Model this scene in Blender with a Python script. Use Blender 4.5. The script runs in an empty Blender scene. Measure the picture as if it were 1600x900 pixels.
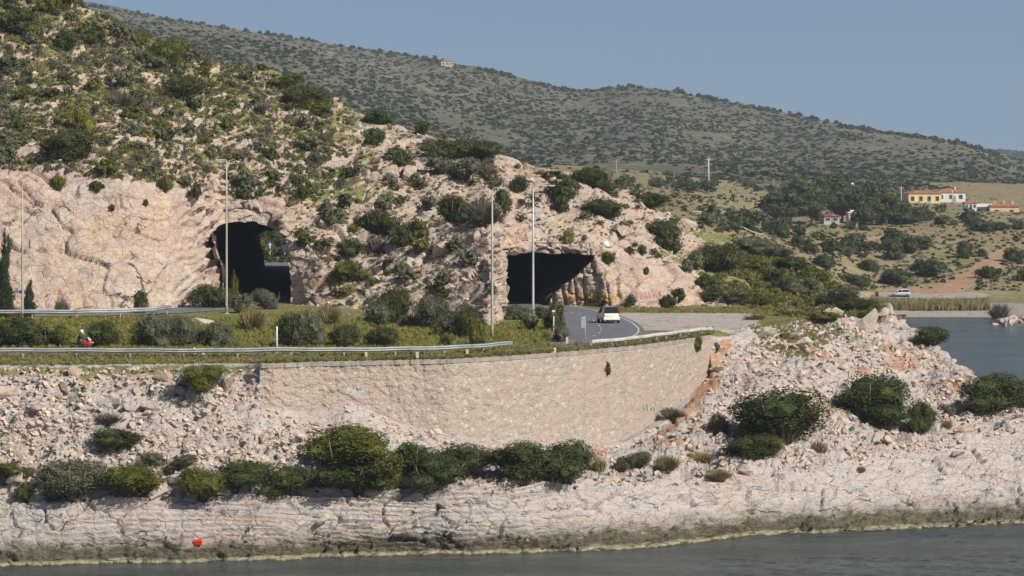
HAZE = 1.3e-4
EXPO = 0.31
SKYLIFT = .16
import bpy, bmesh, math, random
import numpy as np
from mathutils import Vector, Matrix
from mathutils.bvhtree import BVHTree
random.seed(7); RNG = np.random.default_rng(11)
SC = bpy.context.scene
COL = SC.collection
# ---------------------------------------------------------------- survey: camera at (0,0,27), level, 101 mm lens
F, CX, HY, CZ = 4500.0, 800.0, 272.0, 27.0
def W(px, D, y=None, z=None):
    return ((px - CX) / F * D, D, z if z is not None else CZ - (y - HY) / F * D)
def ZY(y, D): return CZ - (y - HY) / F * D
def DZ(y, z): return F * (CZ - z) / (y - HY)

# ---------------------------------------------------------------- numpy noise
def _h(i, j, k, seed):
    x = (i.astype(np.uint32) * np.uint32(374761393)) ^ (j.astype(np.uint32) * np.uint32(668265263)) ^ (k.astype(np.uint32) * np.uint32(2147483647 - 58)) ^ np.uint32((seed * 2246822519) & 0xffffffff)
    x = (x ^ (x >> np.uint32(15))) * np.uint32(2246822519)
    x = (x ^ (x >> np.uint32(13))) * np.uint32(3266489917)
    x = x ^ (x >> np.uint32(16))
    return x.astype(np.float64) / 4294967295.0
def vnoise(P, seed=0):
    I = np.floor(P).astype(np.int64); f = P - I
    f = f * f * f * (f * (f * 6 - 15) + 10)
    out = 0
    for a in (0, 1):
        wa = f[..., 0] if a else 1 - f[..., 0]
        for b in (0, 1):
            wb = f[..., 1] if b else 1 - f[..., 1]
            for c in (0, 1):
                wc = f[..., 2] if c else 1 - f[..., 2]
                out = out + wa * wb * wc * _h(I[..., 0] + a, I[..., 1] + b, I[..., 2] + c, seed)
    return out * 2 - 1
def fbm(P, scale, octv=4, seed=0, gain=0.5):
    out = 0; amp = 1.0; tot = 0; Q = P / scale
    for o in range(octv):
        out = out + amp * vnoise(Q, seed + o); tot += amp
        amp *= gain; Q = Q * 2.03 + 17.3
    return out / tot
def voro(P, seed=0):
    I = np.floor(P).astype(np.int64)
    F1 = np.full(P.shape[:-1], 9.0); F2 = F1.copy(); ID = np.zeros(P.shape[:-1])
    for a in (-1, 0, 1):
        for b in (-1, 0, 1):
            for c in (-1, 0, 1):
                i, j, k = I[..., 0] + a, I[..., 1] + b, I[..., 2] + c
                h0 = _h(i, j, k, seed)
                dx = i + h0 - P[..., 0]; dy = j + _h(i, j, k, seed + 1) - P[..., 1]; dz = k + _h(i, j, k, seed + 2) - P[..., 2]
                d = np.sqrt(dx * dx + dy * dy + dz * dz)
                n = d < F1
                F2 = np.where(n, F1, np.minimum(F2, d)); F1 = np.where(n, d, F1); ID = np.where(n, h0, ID)
    return F1, F2, ID
def sstep(a, b, x):
    t = np.clip((x - a) / (b - a), 0, 1); return t * t * (3 - 2 * t)

# ---------------------------------------------------------------- mesh + scene helpers
def mesh_np(name, V, Q, mat=None, smooth=True, attrs=None, mats=None, midx=None):
    """V (n,3), Q list of faces arrays: (m,4) or (m,3)"""
    me = bpy.data.meshes.new(name)
    V = np.asarray(V, dtype=np.float32); Q = np.asarray(Q, dtype=np.int32)
    n = Q.shape[1]
    me.vertices.add(len(V)); me.vertices.foreach_set('co', V.ravel())
    me.loops.add(Q.size); me.loops.foreach_set('vertex_index', Q.ravel())
    me.polygons.add(len(Q)); me.polygons.foreach_set('loop_start', np.arange(0, Q.size, n, dtype=np.int32))
    me.polygons.foreach_set('loop_total', np.full(len(Q), n, dtype=np.int32))
    me.polygons.foreach_set('use_smooth', np.full(len(Q), smooth))
    if attrs:
        for k, a in attrs.items():
            at = me.attributes.new(k, 'FLOAT', 'POINT'); at.data.foreach_set('value', np.asarray(a, dtype=np.float32).ravel())
    for m in (mats or ([mat] if mat else [])): me.materials.append(m)
    if midx is not None: me.polygons.foreach_set('material_index', np.asarray(midx, dtype=np.int32))
    me.update(calc_edges=True); me.validate()
    return me
def link(name, data, parent=None, loc=None):
    o = bpy.data.objects.new(name, data); COL.objects.link(o)
    if parent: o.parent = parent
    if loc is not None: o.location = loc
    return o
def tag(o, label=None, cat=None, group=None, kind=None):
    if label: o['label'] = label
    if cat: o['category'] = cat
    if group: o['group'] = group
    if kind: o['kind'] = kind
    return o
def struct(name, me, label=None, cat=None):
    return tag(link(name, me), label, cat, None, 'structure')
def thing(name, label, cat, loc=(0, 0, 0), rz=0.0, group=None):
    o = link(name, None, None, loc); o.rotation_euler = (0, 0, rz); o.empty_display_size = .2
    return tag(o, label, cat, group)
def grid_faces(R, C, off=0):
    a = np.arange(R * C).reshape(R, C)
    return np.stack([a[:-1, :-1], a[:-1, 1:], a[1:, 1:], a[1:, :-1]], -1).reshape(-1, 4) + off
def grid_normals(P):
    du = np.gradient(P, axis=1); dv = np.gradient(P, axis=0)
    n = np.cross(du, dv); n /= (np.linalg.norm(n, axis=-1, keepdims=True) + 1e-9)
    return n
class MB:
    """collects primitive pieces into ONE mesh"""
    def __init__(s): s.v = []; s.f = []; s.sm = []
    def add(s, V, Fc, smooth=False, M=None):
        o = len(s.v)
        for p in V:
            p = Vector(p)
            if M is not None: p = M @ p
            s.v.append(tuple(p))
        for f in Fc: s.f.append(tuple(i + o for i in f)); s.sm.append(smooth)
    def box(s, c, d, M=None, bev=0.0, taper=1.0):
        x, y, z = d[0] / 2, d[1] / 2, d[2] / 2
        if bev <= 0:
            V = [(c[0] + a * x * (taper if e > 0 else 1), c[1] + b * y * (taper if e > 0 else 1), c[2] + e * z) for e in (-1, 1) for b in (-1, 1) for a in (-1, 1)]
            s.add(V, [(0, 2, 3, 1), (4, 5, 7, 6), (0, 1, 5, 4), (2, 6, 7, 3), (0, 4, 6, 2), (1, 3, 7, 5)], False, M); return
        bm = bmesh.new(); bmesh.ops.create_cube(bm, size=1)
        for v in bm.verts: v.co = Vector((v.co.x * d[0] * (taper if v.co.z > 0 else 1), v.co.y * d[1] * (taper if v.co.z > 0 else 1), v.co.z * d[2]))
        bmesh.ops.bevel(bm, geom=bm.edges[:], offset=bev, segments=2, affect='EDGES', profile=.6)
        bm.verts.index_update()
        s.add([(v.co + Vector(c)) for v in bm.verts], [[v.index for v in f.verts] for f in bm.faces], False, M); bm.free()
    def tube(s, pts, rad, n=10, cap=True, smooth=True, M=None):
        pts = [Vector(p) for p in pts]; R = rad if isinstance(rad, (list, tuple)) else [rad] * len(pts)
        V = []; Fc = []
        for i, p in enumerate(pts):
            t = (pts[min(i + 1, len(pts) - 1)] - pts[max(i - 1, 0)]).normalized()
            a = Vector((0, 0, 1)) if abs(t.z) < .9 else Vector((1, 0, 0))
            u = t.cross(a).normalized(); w = t.cross(u)
            for k in range(n):
                an = 2 * math.pi * k / n; V.append(p + (u * math.cos(an) + w * math.sin(an)) * R[i])
        for i in range(len(pts) - 1):
            for k in range(n):
                Fc.append((i * n + k, i * n + (k + 1) % n, (i + 1) * n + (k + 1) % n, (i + 1) * n + k))
        s.add(V, Fc, smooth, M)
        if cap:
            s.add(V[:n], [tuple(range(n))], False, M); s.add(V[-n:], [tuple(range(n - 1, -1, -1))], False, M)
    def mesh(s, name, mat):
        me = bpy.data.meshes.new(name); me.from_pydata(s.v, [], s.f); me.materials.append(mat)
        me.polygons.foreach_set('use_smooth', s.sm); me.update()
        bm = bmesh.new(); bm.from_mesh(me); bmesh.ops.remove_doubles(bm, verts=bm.verts, dist=1e-5); bmesh.ops.recalc_face_normals(bm, faces=bm.faces); bm.to_mesh(me); bm.free()
        return me
    def build(s, name, mat, parent=None, loc=None): return link(name, s.mesh(name, mat), parent, loc)

# ---------------------------------------------------------------- materials
def newmat(name):
    m = bpy.data.materials.new(name); m.use_nodes = True
    nt = m.node_tree; b = nt.nodes['Principled BSDF']
    return m, nt, b
class NT:
    def __init__(s, nt): s.nt = nt
    def n(s, t, **k):
        x = s.nt.nodes.new(t)
        for a, b in k.items(): setattr(x, a, b)
        return x
    def l(s, a, b): s.nt.links.new(a, b)
    def val(s, sock, v):
        if hasattr(v, 'bl_idname') or isinstance(v, bpy.types.NodeSocket): s.l(v, sock)
        else: sock.default_value = v
    def noise(s, vec, scale, detail=4, rough=.6, dist=0):
        x = s.n('ShaderNodeTexNoise'); s.l(vec, x.inputs['Vector']); x.inputs['Scale'].default_value = scale; x.inputs['Detail'].default_value = detail
        x.inputs['Roughness'].default_value = rough; x.inputs['Distortion'].default_value = dist
        return x.outputs['Fac']
    def vor(s, vec, scale, feature='F1', rand=1.0):
        x = s.n('ShaderNodeTexVoronoi'); x.feature = feature; s.l(vec, x.inputs['Vector']); x.inputs['Scale'].default_value = scale; x.inputs['Randomness'].default_value = rand
        return x
    def ramp(s, fac, stops, interp='LINEAR'):
        x = s.n('ShaderNodeValToRGB'); s.l(fac, x.inputs[0]); cr = x.color_ramp; cr.interpolation = interp
        while len(cr.elements) < len(stops): cr.elements.new(.5)
        for e, (p, c) in zip(cr.elements, stops):
            e.position = p; e.color = (*c, 1) if len(c) == 3 else c
        return x.outputs[0]
    def mix(s, fac, a, b, mode='MIX'):
        x = s.n('ShaderNodeMix'); x.data_type = 'RGBA'; x.blend_type = mode
        s.val(x.inputs[0], fac); 
        for i, v in ((6, a), (7, b)):
            if isinstance(v, tuple): x.inputs[i].default_value = (*v, 1)
            else: s.l(v, x.inputs[i])
        return x.outputs[2]
    def math(s, op, a, b=0.0, clamp=False):
        x = s.n('ShaderNodeMath'); x.operation = op; x.use_clamp = clamp
        s.val(x.inputs[0], a); s.val(x.inputs[1], b); return x.outputs[0]
    def mapr(s, v, a, b, c=0.0, d=1.0):
        x = s.n('ShaderNodeMapRange'); s.l(v, x.inputs[0]); 
        for i, q in enumerate((a, b, c, d)): x.inputs[i + 1].default_value = q
        return x.outputs[0]
    def scalevec(s, vec, sc, rot=(0, 0, 0)):
        x = s.n('ShaderNodeMapping'); s.l(vec, x.inputs[0]); x.inputs['Scale'].default_value = sc; x.inputs['Rotation'].default_value = rot; return x.outputs[0]
    def pos(s): return s.n('ShaderNodeNewGeometry').outputs['Position']
    def bump(s, h, strength, dist, prev=None):
        x = s.n('ShaderNodeBump'); s.l(h, x.inputs['Height']); x.inputs['Strength'].default_value = strength; x.inputs['Distance'].default_value = dist
        if prev is not None: s.l(prev, x.inputs['Normal'])
        return x.outputs[0]
def plain(name, c, rough=.6, metal=0.0, var=.12, scale=3.0, spec=.4):
    """painted / plain surface with a little grime"""
    m, nt, b = newmat(name); N = NT(nt)
    co = N.n('ShaderNodeTexCoord').outputs['Object']
    f = N.noise(co, scale, 6, .65)
    c2 = tuple(max(0, x * (1 - 2.2 * var)) for x in c)
    col = N.ramp(f, [(.3, c2), (.62, c)])
    N.l(col, b.inputs['Base Color']); b.inputs['Roughness'].default_value = rough; b.inputs['Metallic'].default_value = metal; b.inputs['Specular IOR Level'].default_value = spec
    return m
PINK, CREAM, GREY, RUST = (.50, .37, .30), (.56, .46, .36), (.42, .375, .335), (.52, .31, .18)
def rock_mat(name, layered=False, veg=True, pale=0.0, bore_shade=0.0, bump=.8):
    m, nt, b = newmat(name); N = NT(nt); p = N.pos()
    big = N.noise(p, .11, 5, .6, .6)
    mid = N.noise(p, .55, 6, .62, .3)
    fine = N.noise(p, 3.2, 6, .7)
    def L(c): return tuple(x + (y - x) * pale for x, y in zip(c, (.55, .495, .455)))
    c = N.ramp(big, [(.30, L((.46, .38, .345))), (.39, L(PINK)), (.46, L(CREAM)), (.53, L((.50, .375, .31))), (.60, L((.60, .465, .30))), (.68, L(GREY))])
    pk = N.noise(N.scalevec(p, (1, 1, .7)), .23, 6, .68, .8)
    c = N.mix(N.ramp(pk, [(.50, (0, 0, 0)), (.60, (.7 - .45 * pale,) * 3)]), c, (.50, .33, .265))
    c = N.mix(N.ramp(pk, [(.36, (.6,) * 3), (.44, (0, 0, 0))]), c, L((.44, .395, .375)))
    c = N.mix(N.ramp(mid, [(.52, (0, 0, 0)), (.72, (.75,) * 3)]), c, L((.40, .28, .23)))
    c = N.mix(N.ramp(mid, [(.25, (.6,) * 3), (.42, (0, 0, 0))]), c, L((.56, .49, .41)))
    rust = N.noise(N.scalevec(p, (1, 1, .35)), .42, 5, .65, .5)
    c = N.mix(N.ramp(rust, [(.60, (0, 0, 0)), (.72, (.8 - .6 * pale,) * 3)]), c, RUST)
    # vertical weather streaks
    st = N.noise(N.scalevec(p, (1.3, 1.3, .09)), 1.0, 5, .7)
    c = N.mix(N.ramp(st, [(.56, (0, 0, 0)), (.70, (.5,) * 3)]), c, L((.30, .27, .25)))
    c = N.mix(N.ramp(fine, [(.36, (.8 - .5 * pale,) * 3), (.52, (0, 0, 0))]), c, N.mix(.5, c, (.20, .155, .13)))
    c = N.mix(N.ramp(N.noise(p, 8, 4, .7), [(.40, (.55 - .3 * pale,) * 3), (.50, (0, 0, 0))]), c, N.mix(.5, c, (.23, .18, .15)))
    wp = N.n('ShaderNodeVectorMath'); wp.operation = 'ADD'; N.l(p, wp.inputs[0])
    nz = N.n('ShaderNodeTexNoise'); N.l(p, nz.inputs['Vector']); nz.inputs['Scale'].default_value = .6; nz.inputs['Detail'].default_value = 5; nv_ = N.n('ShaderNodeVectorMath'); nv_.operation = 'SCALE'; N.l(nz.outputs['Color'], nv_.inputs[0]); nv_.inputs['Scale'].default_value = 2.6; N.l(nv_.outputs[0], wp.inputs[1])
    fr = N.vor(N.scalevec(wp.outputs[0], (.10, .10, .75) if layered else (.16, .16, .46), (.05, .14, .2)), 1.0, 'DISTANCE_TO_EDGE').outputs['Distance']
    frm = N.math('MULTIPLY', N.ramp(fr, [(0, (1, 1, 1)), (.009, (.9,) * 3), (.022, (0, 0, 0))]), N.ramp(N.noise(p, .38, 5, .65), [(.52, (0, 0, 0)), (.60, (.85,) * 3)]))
    c = N.mix(frm, c, (.085, .065, .05))      # fracture lines darkened in colour for the shade of open crevices
    if layered:
        lay = N.noise(N.scalevec(p, (.09, .09, 3.4), (0.0, -.035, 0)), 1.0, 6, .7, .15)
        c = N.mix(N.ramp(lay, [(.40, (.75,) * 3), (.52, (0, 0, 0)), (.6, (0, 0, 0)), (.70, (.6,) * 3)]), c, N.mix(N.ramp(lay, [(.45, (0, 0, 0)), (.55, (1, 1, 1))]), (.45, .43, .42), (.66, .59, .53)))
        sx = N.n('ShaderNodeSeparateXYZ'); N.l(p, sx.inputs[0]); z = sx.outputs['Z']
        wob = N.math('MULTIPLY', N.math('SUBTRACT', N.noise(N.scalevec(p, (1, 1, 2.)), .55, 5, .72), .5), 1.9)
        zz = N.math('ADD', z, wob)
        algae = N.ramp(N.mapr(zz, -.3, 2.0), [(0.0, (1, 1, 1)), (.52, (.95,) * 3), (.72, (.35,) * 3), (1, (0, 0, 0))])
        c = N.mix(algae, c, N.ramp(fine, [(.3, (.05, .042, .025)), (.7, (.17, .145, .09))]))
        rimn = N.math('ADD', z, N.math('MULTIPLY', N.math('SUBTRACT', N.noise(p, 1.6, 4, .6), .5), .35))
        rim = N.ramp(N.mapr(rimn, 0.0, .42), [(0, (0, 0, 0)), (.15, (0, 0, 0)), (.38, (1, 1, 1)), (.62, (.9,) * 3), (.9, (0, 0, 0))])
        c = N.mix(rim, c, N.ramp(fine, [(.3, (.20, .175, .10)), (.7, (.46, .42, .29))]))
        lowdark = N.ramp(N.mapr(rimn, -.3, .25), [(.3, (1, 1, 1)), (.8, (0, 0, 0))])
        c = N.mix(lowdark, c, (.03, .03, .02))
    if veg:
        at = N.n('ShaderNodeAttribute', attribute_name='veg').outputs['Fac']
        g = N.noise(p, 1.7, 6, .7)
        gcol = N.ramp(N.noise(p, .35, 4, .6), [(.3, (.165, .19, .045)), (.5, (.25, .235, .08)), (.7, (.31, .24, .11))])
        gcol = N.mix(N.ramp(g, [(.4, (.6,) * 3), (.6, (0, 0, 0))]), gcol, (.13, .13, .055))
        thr = N.math('ADD', at, N.math('MULTIPLY', N.math('SUBTRACT', N.noise(p, .9, 6, .72), .5), .9))
        c = N.mix(N.ramp(thr, [(.45, (0, 0, 0)), (.6, (1, 1, 1))]), c, gcol)
        so = N.n('ShaderNodeAttribute', attribute_name='soil').outputs['Fac']
        sthr = N.math('ADD', so, N.math('MULTIPLY', N.math('SUBTRACT', N.noise(p, .8, 6, .7), .5), .7))
        scol = N.ramp(N.noise(p, .6, 5, .6), [(.3, (.44, .22, .13)), (.7, (.50, .33, .22))])
        c = N.mix(N.ramp(sthr, [(.45, (0, 0, 0)), (.65, (1, 1, 1))]), c, scol)
    if bore_shade: c = N.mix(bore_shade, c, (.012, .012, .013))  # tunnel shade mixed straight into the rock colour
    N.l(c, b.inputs['Base Color']); b.inputs['Roughness'].default_value = .92; b.inputs['Specular IOR Level'].default_value = .2
    b1 = N.bump(N.noise(p, 1.1, 10, .72, .2), bump, .5)
    cr = N.vor(N.scalevec(p, (1, 1, 1.7), (.1, .25, .3)), .75, 'DISTANCE_TO_EDGE')
    b1 = N.bump(N.math('SUBTRACT', 1.0, frm), .8, .35, b1)
    b2 = N.bump(N.ramp(cr.outputs['Distance'], [(0, (0, 0, 0)), (.06, (1, 1, 1))]), .55, .12, b1)
    N.l(b2, b.inputs['Normal'])
    return m
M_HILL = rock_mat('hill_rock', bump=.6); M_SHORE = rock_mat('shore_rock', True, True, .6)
def loose_rock_mat():
    m, nt, b = newmat('loose_rock'); N = NT(nt); p = N.pos()
    oi = N.n('ShaderNodeAttribute', attribute_name='tint').outputs['Fac']
    c = N.ramp(oi, [(0, (.55, .40, .325)), (.22, (.62, .49, .39)), (.4, (.53, .44, .39)), (.55, (.60, .445, .36)), (.78, (.67, .565, .47)), (.95, (.54, .37, .275)), (1, (.71, .63, .54))])
    f = N.noise(p, 3.5, 7, .7)
    c = N.mix(N.ramp(f, [(.34, (.75,) * 3), (.55, (0, 0, 0))]), c, N.mix(.5, c, (.19, .15, .125)))
    N.l(c, b.inputs['Base Color']); b.inputs['Roughness'].default_value = .93; b.inputs['Specular IOR Level'].default_value = .2
    N.l(N.bump(N.noise(p, 4, 8, .7), .8, .15), b.inputs['Normal'])
    return m
def boulder_mat():
    m, nt, b = newmat('boulder_rock'); N = NT(nt); p = N.pos()
    oi = N.n('ShaderNodeObjectInfo').outputs['Random']
    c = N.ramp(oi, [(0, (.49, .36, .285)), (.3, (.58, .45, .36)), (.55, (.50, .415, .355)), (.8, (.63, .54, .45)), (1, (.49, .33, .225))])
    f = N.noise(p, 2.0, 8, .7)
    c = N.mix(N.ramp(f, [(.36, (.8,) * 3), (.56, (0, 0, 0))]), c, N.mix(.5, c, (.20, .155, .125)))
    N.l(c, b.inputs['Base Color']); b.inputs['Roughness'].default_value = .93; b.inputs['Specular IOR Level'].default_value = .2
    N.l(N.bump(N.noise(p, 2.2, 9, .7), .9, .3), b.inputs['Normal'])
    return m
M_RUBBLE = loose_rock_mat(); M_BOULDER = boulder_mat()
def leafmat(name, c1, c2, trans=.12):
    m, nt, b = newmat(name); N = NT(nt); p = N.pos()
    f = N.noise(p, 1.1, 5, .65)
    r = N.n('ShaderNodeObjectInfo').outputs['Random']
    c = N.ramp(f, [(.33, c1), (.66, c2)])
    c = N.mix(N.math('MULTIPLY', r, .38), c, N.mix(.5, c, (.13, .115, .055)))
    N.l(c, b.inputs['Base Color']); b.inputs['Roughness'].default_value = .7; b.inputs['Specular IOR Level'].default_value = .1
    t = N.n('ShaderNodeBsdfTranslucent'); N.l(c, t.inputs[0]); x = N.n('ShaderNodeMixShader'); x.inputs[0].default_value = trans
    N.l(b.outputs[0], x.inputs[1]); N.l(t.outputs[0], x.inputs[2]); N.l(x.outputs[0], nt.nodes['Material Output'].inputs[0])
    return m
LEAF = dict(D=leafmat('dark_leaf', (.032, .044, .013), (.078, .094, .028)),
            O=leafmat('olive_leaf', (.072, .083, .014), (.17, .165, .03), .25),
            G=leafmat('grey_green_leaf', (.080, .088, .048), (.155, .155, .092)),
            P=leafmat('dry_twig', (.115, .098, .078), (.215, .18, .14), .05),
            R=leafmat('straw_stem', (.23, .185, .07), (.40, .33, .15), .2),
            H=leafmat('grass_blade', (.20, .21, .035), (.40, .37, .085), .35),
            Y=leafmat('yellow_leaf', (.13, .125, .018), (.235, .21, .03)),
            C=leafmat('conifer_leaf', (.018, .03, .014), (.048, .062, .027)),
            T=leafmat('pine_leaf', (.04, .056, .018), (.10, .115, .038)))
M_BARK = plain('bark', (.16, .12, .09), .9, 0, .25, 6)
# ================================================================ TERRAIN
def table(rows, px, smooth=6.0):
    """rows: list of (px, v...) -> interpolated (smoothed) arrays over px"""
    A = np.array(rows, dtype=float); out = []
    fine = np.arange(px.min() - 60, px.max() + 60, 2.0)
    k = np.exp(-.5 * (np.arange(-20, 21) * 2 / smooth) ** 2); k /= k.sum()
    for c in range(1, A.shape[1]):
        v = np.interp(fine, A[:, 0], A[:, c]); v = np.convolve(np.pad(v, 20, mode='edge'), k, 'valid')
        out.append(np.interp(px, fine, v))
    return out
def loft(px, feats, counts):
    """feats: list of (D[],z[]) per feature line; counts rows per segment -> P (R,C,3), seg coordinate (R,)"""
    rows = []; sc = []
    for i, n in enumerate(counts):
        D0, z0 = feats[i]; D1, z1 = feats[i + 1]
        for t in np.arange(n) / n:
            D = D0 + (D1 - D0) * t; z = z0 + (z1 - z0) * t
            rows.append(np.stack([(px - CX) / F * D, D, z], -1)); sc.append(i + t)
    D, z = feats[-1]; rows.append(np.stack([(px - CX) / F * D, D, z], -1)); sc.append(len(counts))
    return np.stack(rows), np.array(sc)
def px_of(P): return CX + F * P[..., 0] / P[..., 1]
def py_of(P): return HY + F * (CZ - P[..., 2]) / P[..., 1]

# ---------------- retaining wall plan: y of its top edge per pixel column -> distance (top at z = 12.95)
WZ = 12.95
WTOP = [(405, 569), (430, 568.5), (500, 566), (600, 564), (700, 562), (800, 556.5), (900, 549), (1000, 540), (1060, 532), (1112, 524)]
WBASE = [(405, 622), (430, 635), (480, 641), (510, 634), (545, 622), (580, 638), (620, 656), (700, 675), (790, 686), (900, 688), (970, 684), (1030, 650), (1080, 612), (1112, 566)]
def wall_D(px): return F * (CZ - WZ) / (np.interp(px, *zip(*WTOP)) - HY)

# ---------------- sheet A: shore, rubble slope, road bench
SHORE = [(-150, 892), (0, 888), (200, 882), (400, 877), (500, 873), (700, 869), (800, 867), (960, 863), (1100, 849), (1180, 838), (1300, 833), (1450, 827), (1600, 820), (1780, 812)]
F2t = [(-150, 787, 202.8), (0, 785, 202.8), (100, 781, 203), (200, 778, 203.3), (300, 772, 203.8), (400, 770, 204.2), (430, 766, 204.6), (500, 754, 206), (600, 760, 206), (700, 755, 207), (800, 748, 209), (900, 745, 212), (1000, 739, 216), (1100, 742, 219), (1200, 735, 222), (1300, 722, 226), (1400, 700, 232), (1500, 672, 238), (1600, 653, 243), (1780, 640, 246)]
F3t = [(-150, 706, 207.5), (0, 705, 207.5), (100, 703, 207.8), (200, 700, 208), (300, 690, 208.6), (370, 676, 209.4), (400, 640, 211.6), (430, 636, 213.1)]
F3t += [(p, y + 4, float(wall_D(p)) - .35) for p, y in WBASE[2:-1]] + [(1105, 590, 249), (1140, 598, 247), (1180, 592, 246), (1250, 590, 247), (1300, 600, 248), (1400, 606, 253), (1450, 606, 256), (1500, 634, 250), (1600, 648, 246), (1780, 645, 250)]
F4t = [(-150, 572, 214), (0, 572, 214), (100, 571, 214), (200, 570, 214.2), (300, 569, 214.5), (385, 570, 214.6)]
F4t += [(p, HY + F * (CZ - WZ + .05) / (float(wall_D(p)) + .35), float(wall_D(p)) + .35) for p in range(410, 1113, 50)]
F4t += [(1118, 528, 252.6), (1132, 528, 254.5), (1180, 515, 260), (1250, 499, 267), (1290, 489, 270), (1340, 495, 271), (1400, 502, 271), (1440, 517, 269), (1470, 541, 266), (1500, 567, 263), (1530, 591, 260), (1565, 613, 256), (1600, 633, 252), (1780, 646, 253)]
pa = np.linspace(-430, 1900, 945)
s_y, = table(SHORE, pa); s_D = F * CZ / (s_y - HY)
Xs = (pa - CX) / F * s_D
Pn = np.stack([Xs, 0 * Xs, 0 * Xs], -1)
s_D = s_D + .55 * fbm(Pn, 2.6, 4, 3) + .5 * fbm(Pn, 9, 2, 5)
y2, D2 = table(F2t, pa); y3, D3 = table(F3t, pa, 4); y4, D4 = table(F4t, pa, 4)
z2, z3, z4 = ZY(y2, D2), ZY(y3, D3), ZY(y4, D4)
right = sstep(1390, 1440, pa)
D5 = D4 + 3.5; z5 = (1 - right) * np.where(pa < 1100, 13.04, np.maximum(z4 - .25, 13.0)) + right * (z4 - 1.2)
D6 = np.maximum(D5 + 6, 246.0) + 6 * right; D6 = np.where(pa > 850, np.maximum(D6, D5 + 8), D6)
Lf = 1 - sstep(480, 720, pa)
def bench_z(px, D):
    L = 1 - sstep(480, 720, px)
    return 13.04 + .10 * L + L * .66 * sstep(226, 262, D) + L * .1 * sstep(262, 300, D)
z6 = (1 - right) * bench_z(pa, D6) + right * (z4 - 9)
z6 = np.where(right > .5, np.minimum(z6, -1.5), z6)
D7 = np.full_like(pa, 312.0); z7 = (1 - right) * bench_z(pa, D7) + right * -3
D8 = np.full_like(pa, 432.0); lowr = sstep(1100, 1300, pa)
z8 = (1 - lowr) * (13.0 + .75 * Lf) + lowr * -3
NBENCH = 90
PA, sA = loft(pa, [(s_D - 4, 0 * pa - 2.2), (s_D, 0 * pa - .25), (s_D + .35, 0 * pa + .5), (D2, z2), (D3, z3), (D4, z4), (D5, z5), (D6, z6), (D7, z7), (D8, z8)], [4, 6, 84, 50, 84, 12, 30, NBENCH, 30])
SEG = sA[:, None] * np.ones_like(PA[..., 0])
Lz = np.where((SEG > 6) & (pa[None, :] < 1390), 1.0, 0.0)
PA[..., 2] = np.where((SEG > 6) & (SEG <= 8) & (pa[None, :] < 1330), bench_z(px_of(PA), PA[..., 1]) + 0 * SEG, PA[..., 2])
NA = grid_normals(PA)
if NA[PA.shape[0] // 2, 100, 2] < 0: NA = -NA
pxA = pa[None, :] + 0 * SEG
wallzone = sstep(398, 412, pxA) * (1 - sstep(1106, 1116, pxA))
shelf = sstep(1.0, 1.6, SEG) * (1 - sstep(3.0, 3.6, SEG))
rub = sstep(2.8, 3.3, SEG) * (1 - sstep(4.75, 5.05, SEG))
rub = rub * np.where(SEG > 3.85, 1 - wallzone, 1)
head = sstep(4.9, 5.2, SEG) * (1 - sstep(5.8, 6.6, SEG)) * sstep(1125, 1180, pxA) * .7
head = np.maximum(head, sstep(4.9, 5.1, SEG) * sstep(1360, 1420, pxA) * (1 - sstep(7, 7.5, SEG)))
# stratified shelf: beds break into treads and risers
def beds(P):
    h = P[..., 2] + .03 * P[..., 0] + .5 * fbm(P * np.array([.45, 1, 1]), 5.0, 3, 31)
    per = .52
    k = np.floor(h / per); f = h / per - k
    h2 = h / .19; f2 = h2 - np.floor(h2)
    rk = _h(k.astype(np.int64), 0 * k.astype(np.int64), 0 * k.astype(np.int64), 9)
    saw = (sstep(.0, .22, f) - f)
    saw2 = (sstep(.0, .3, f2) - f2)
    return saw, saw2, rk
saw, saw2, rk = beds(PA)
B1, B2, BI = voro(PA * np.array([.33, .33, .8]) + .35 * fbm(PA, 3, 3, 40)[..., None], 50)
b1, b2, bi = voro(PA * np.array([.95, .95, 1.9]) + .4 * fbm(PA, 1.5, 2, 44)[..., None], 60)
crack = 1 - sstep(0, .07, B2 - B1); crack2 = 1 - sstep(0, .09, b2 - b1)
amp = .45 + 1.1 * rk
d_sh = -.6 * saw * amp - .2 * saw2 + .5 * (BI - .5) + .16 * (bi - .5) - .75 * crack * (BI > .62) - .12 * crack2 * (bi > .5) + .3 * fbm(PA, 7, 3, 70) + .1 * fbm(PA, 1.2, 3, 71)
d_ru = .9 * fbm(PA, 4.5, 4, 80) + .55 * (bi - .5) + .35 * (BI - .5) + .35 * fbm(PA, .9, 3, 85) - .2 * crack2
bench_n = .05 * fbm(PA, 2.0, 3, 90)
dsum = shelf * d_sh * sstep(1.0, 2.2, SEG) + rub * d_ru * .8 + head * d_ru
below = 1 - sstep(1.4, 2.2, SEG)
dsum = dsum + below * shelf * 0 + (SEG < 2.4) * (.22 * fbm(PA, .8, 3, 95) + .25 * (bi - .5)) * sstep(.8, 1.3, SEG)
PA = PA + NA * dsum[..., None]
PA[..., 1] = np.where((SEG > 4) & (pxA > 408) & (pxA < 1112), np.maximum(PA[..., 1], wall_D(pxA) + .22), PA[..., 1])
PA[..., 1] = np.where((SEG > 3.3) & (SEG <= 4) & (pxA > 408) & (pxA < 1112), np.minimum(PA[..., 1], wall_D(pxA) - .12), PA[..., 1])
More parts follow.
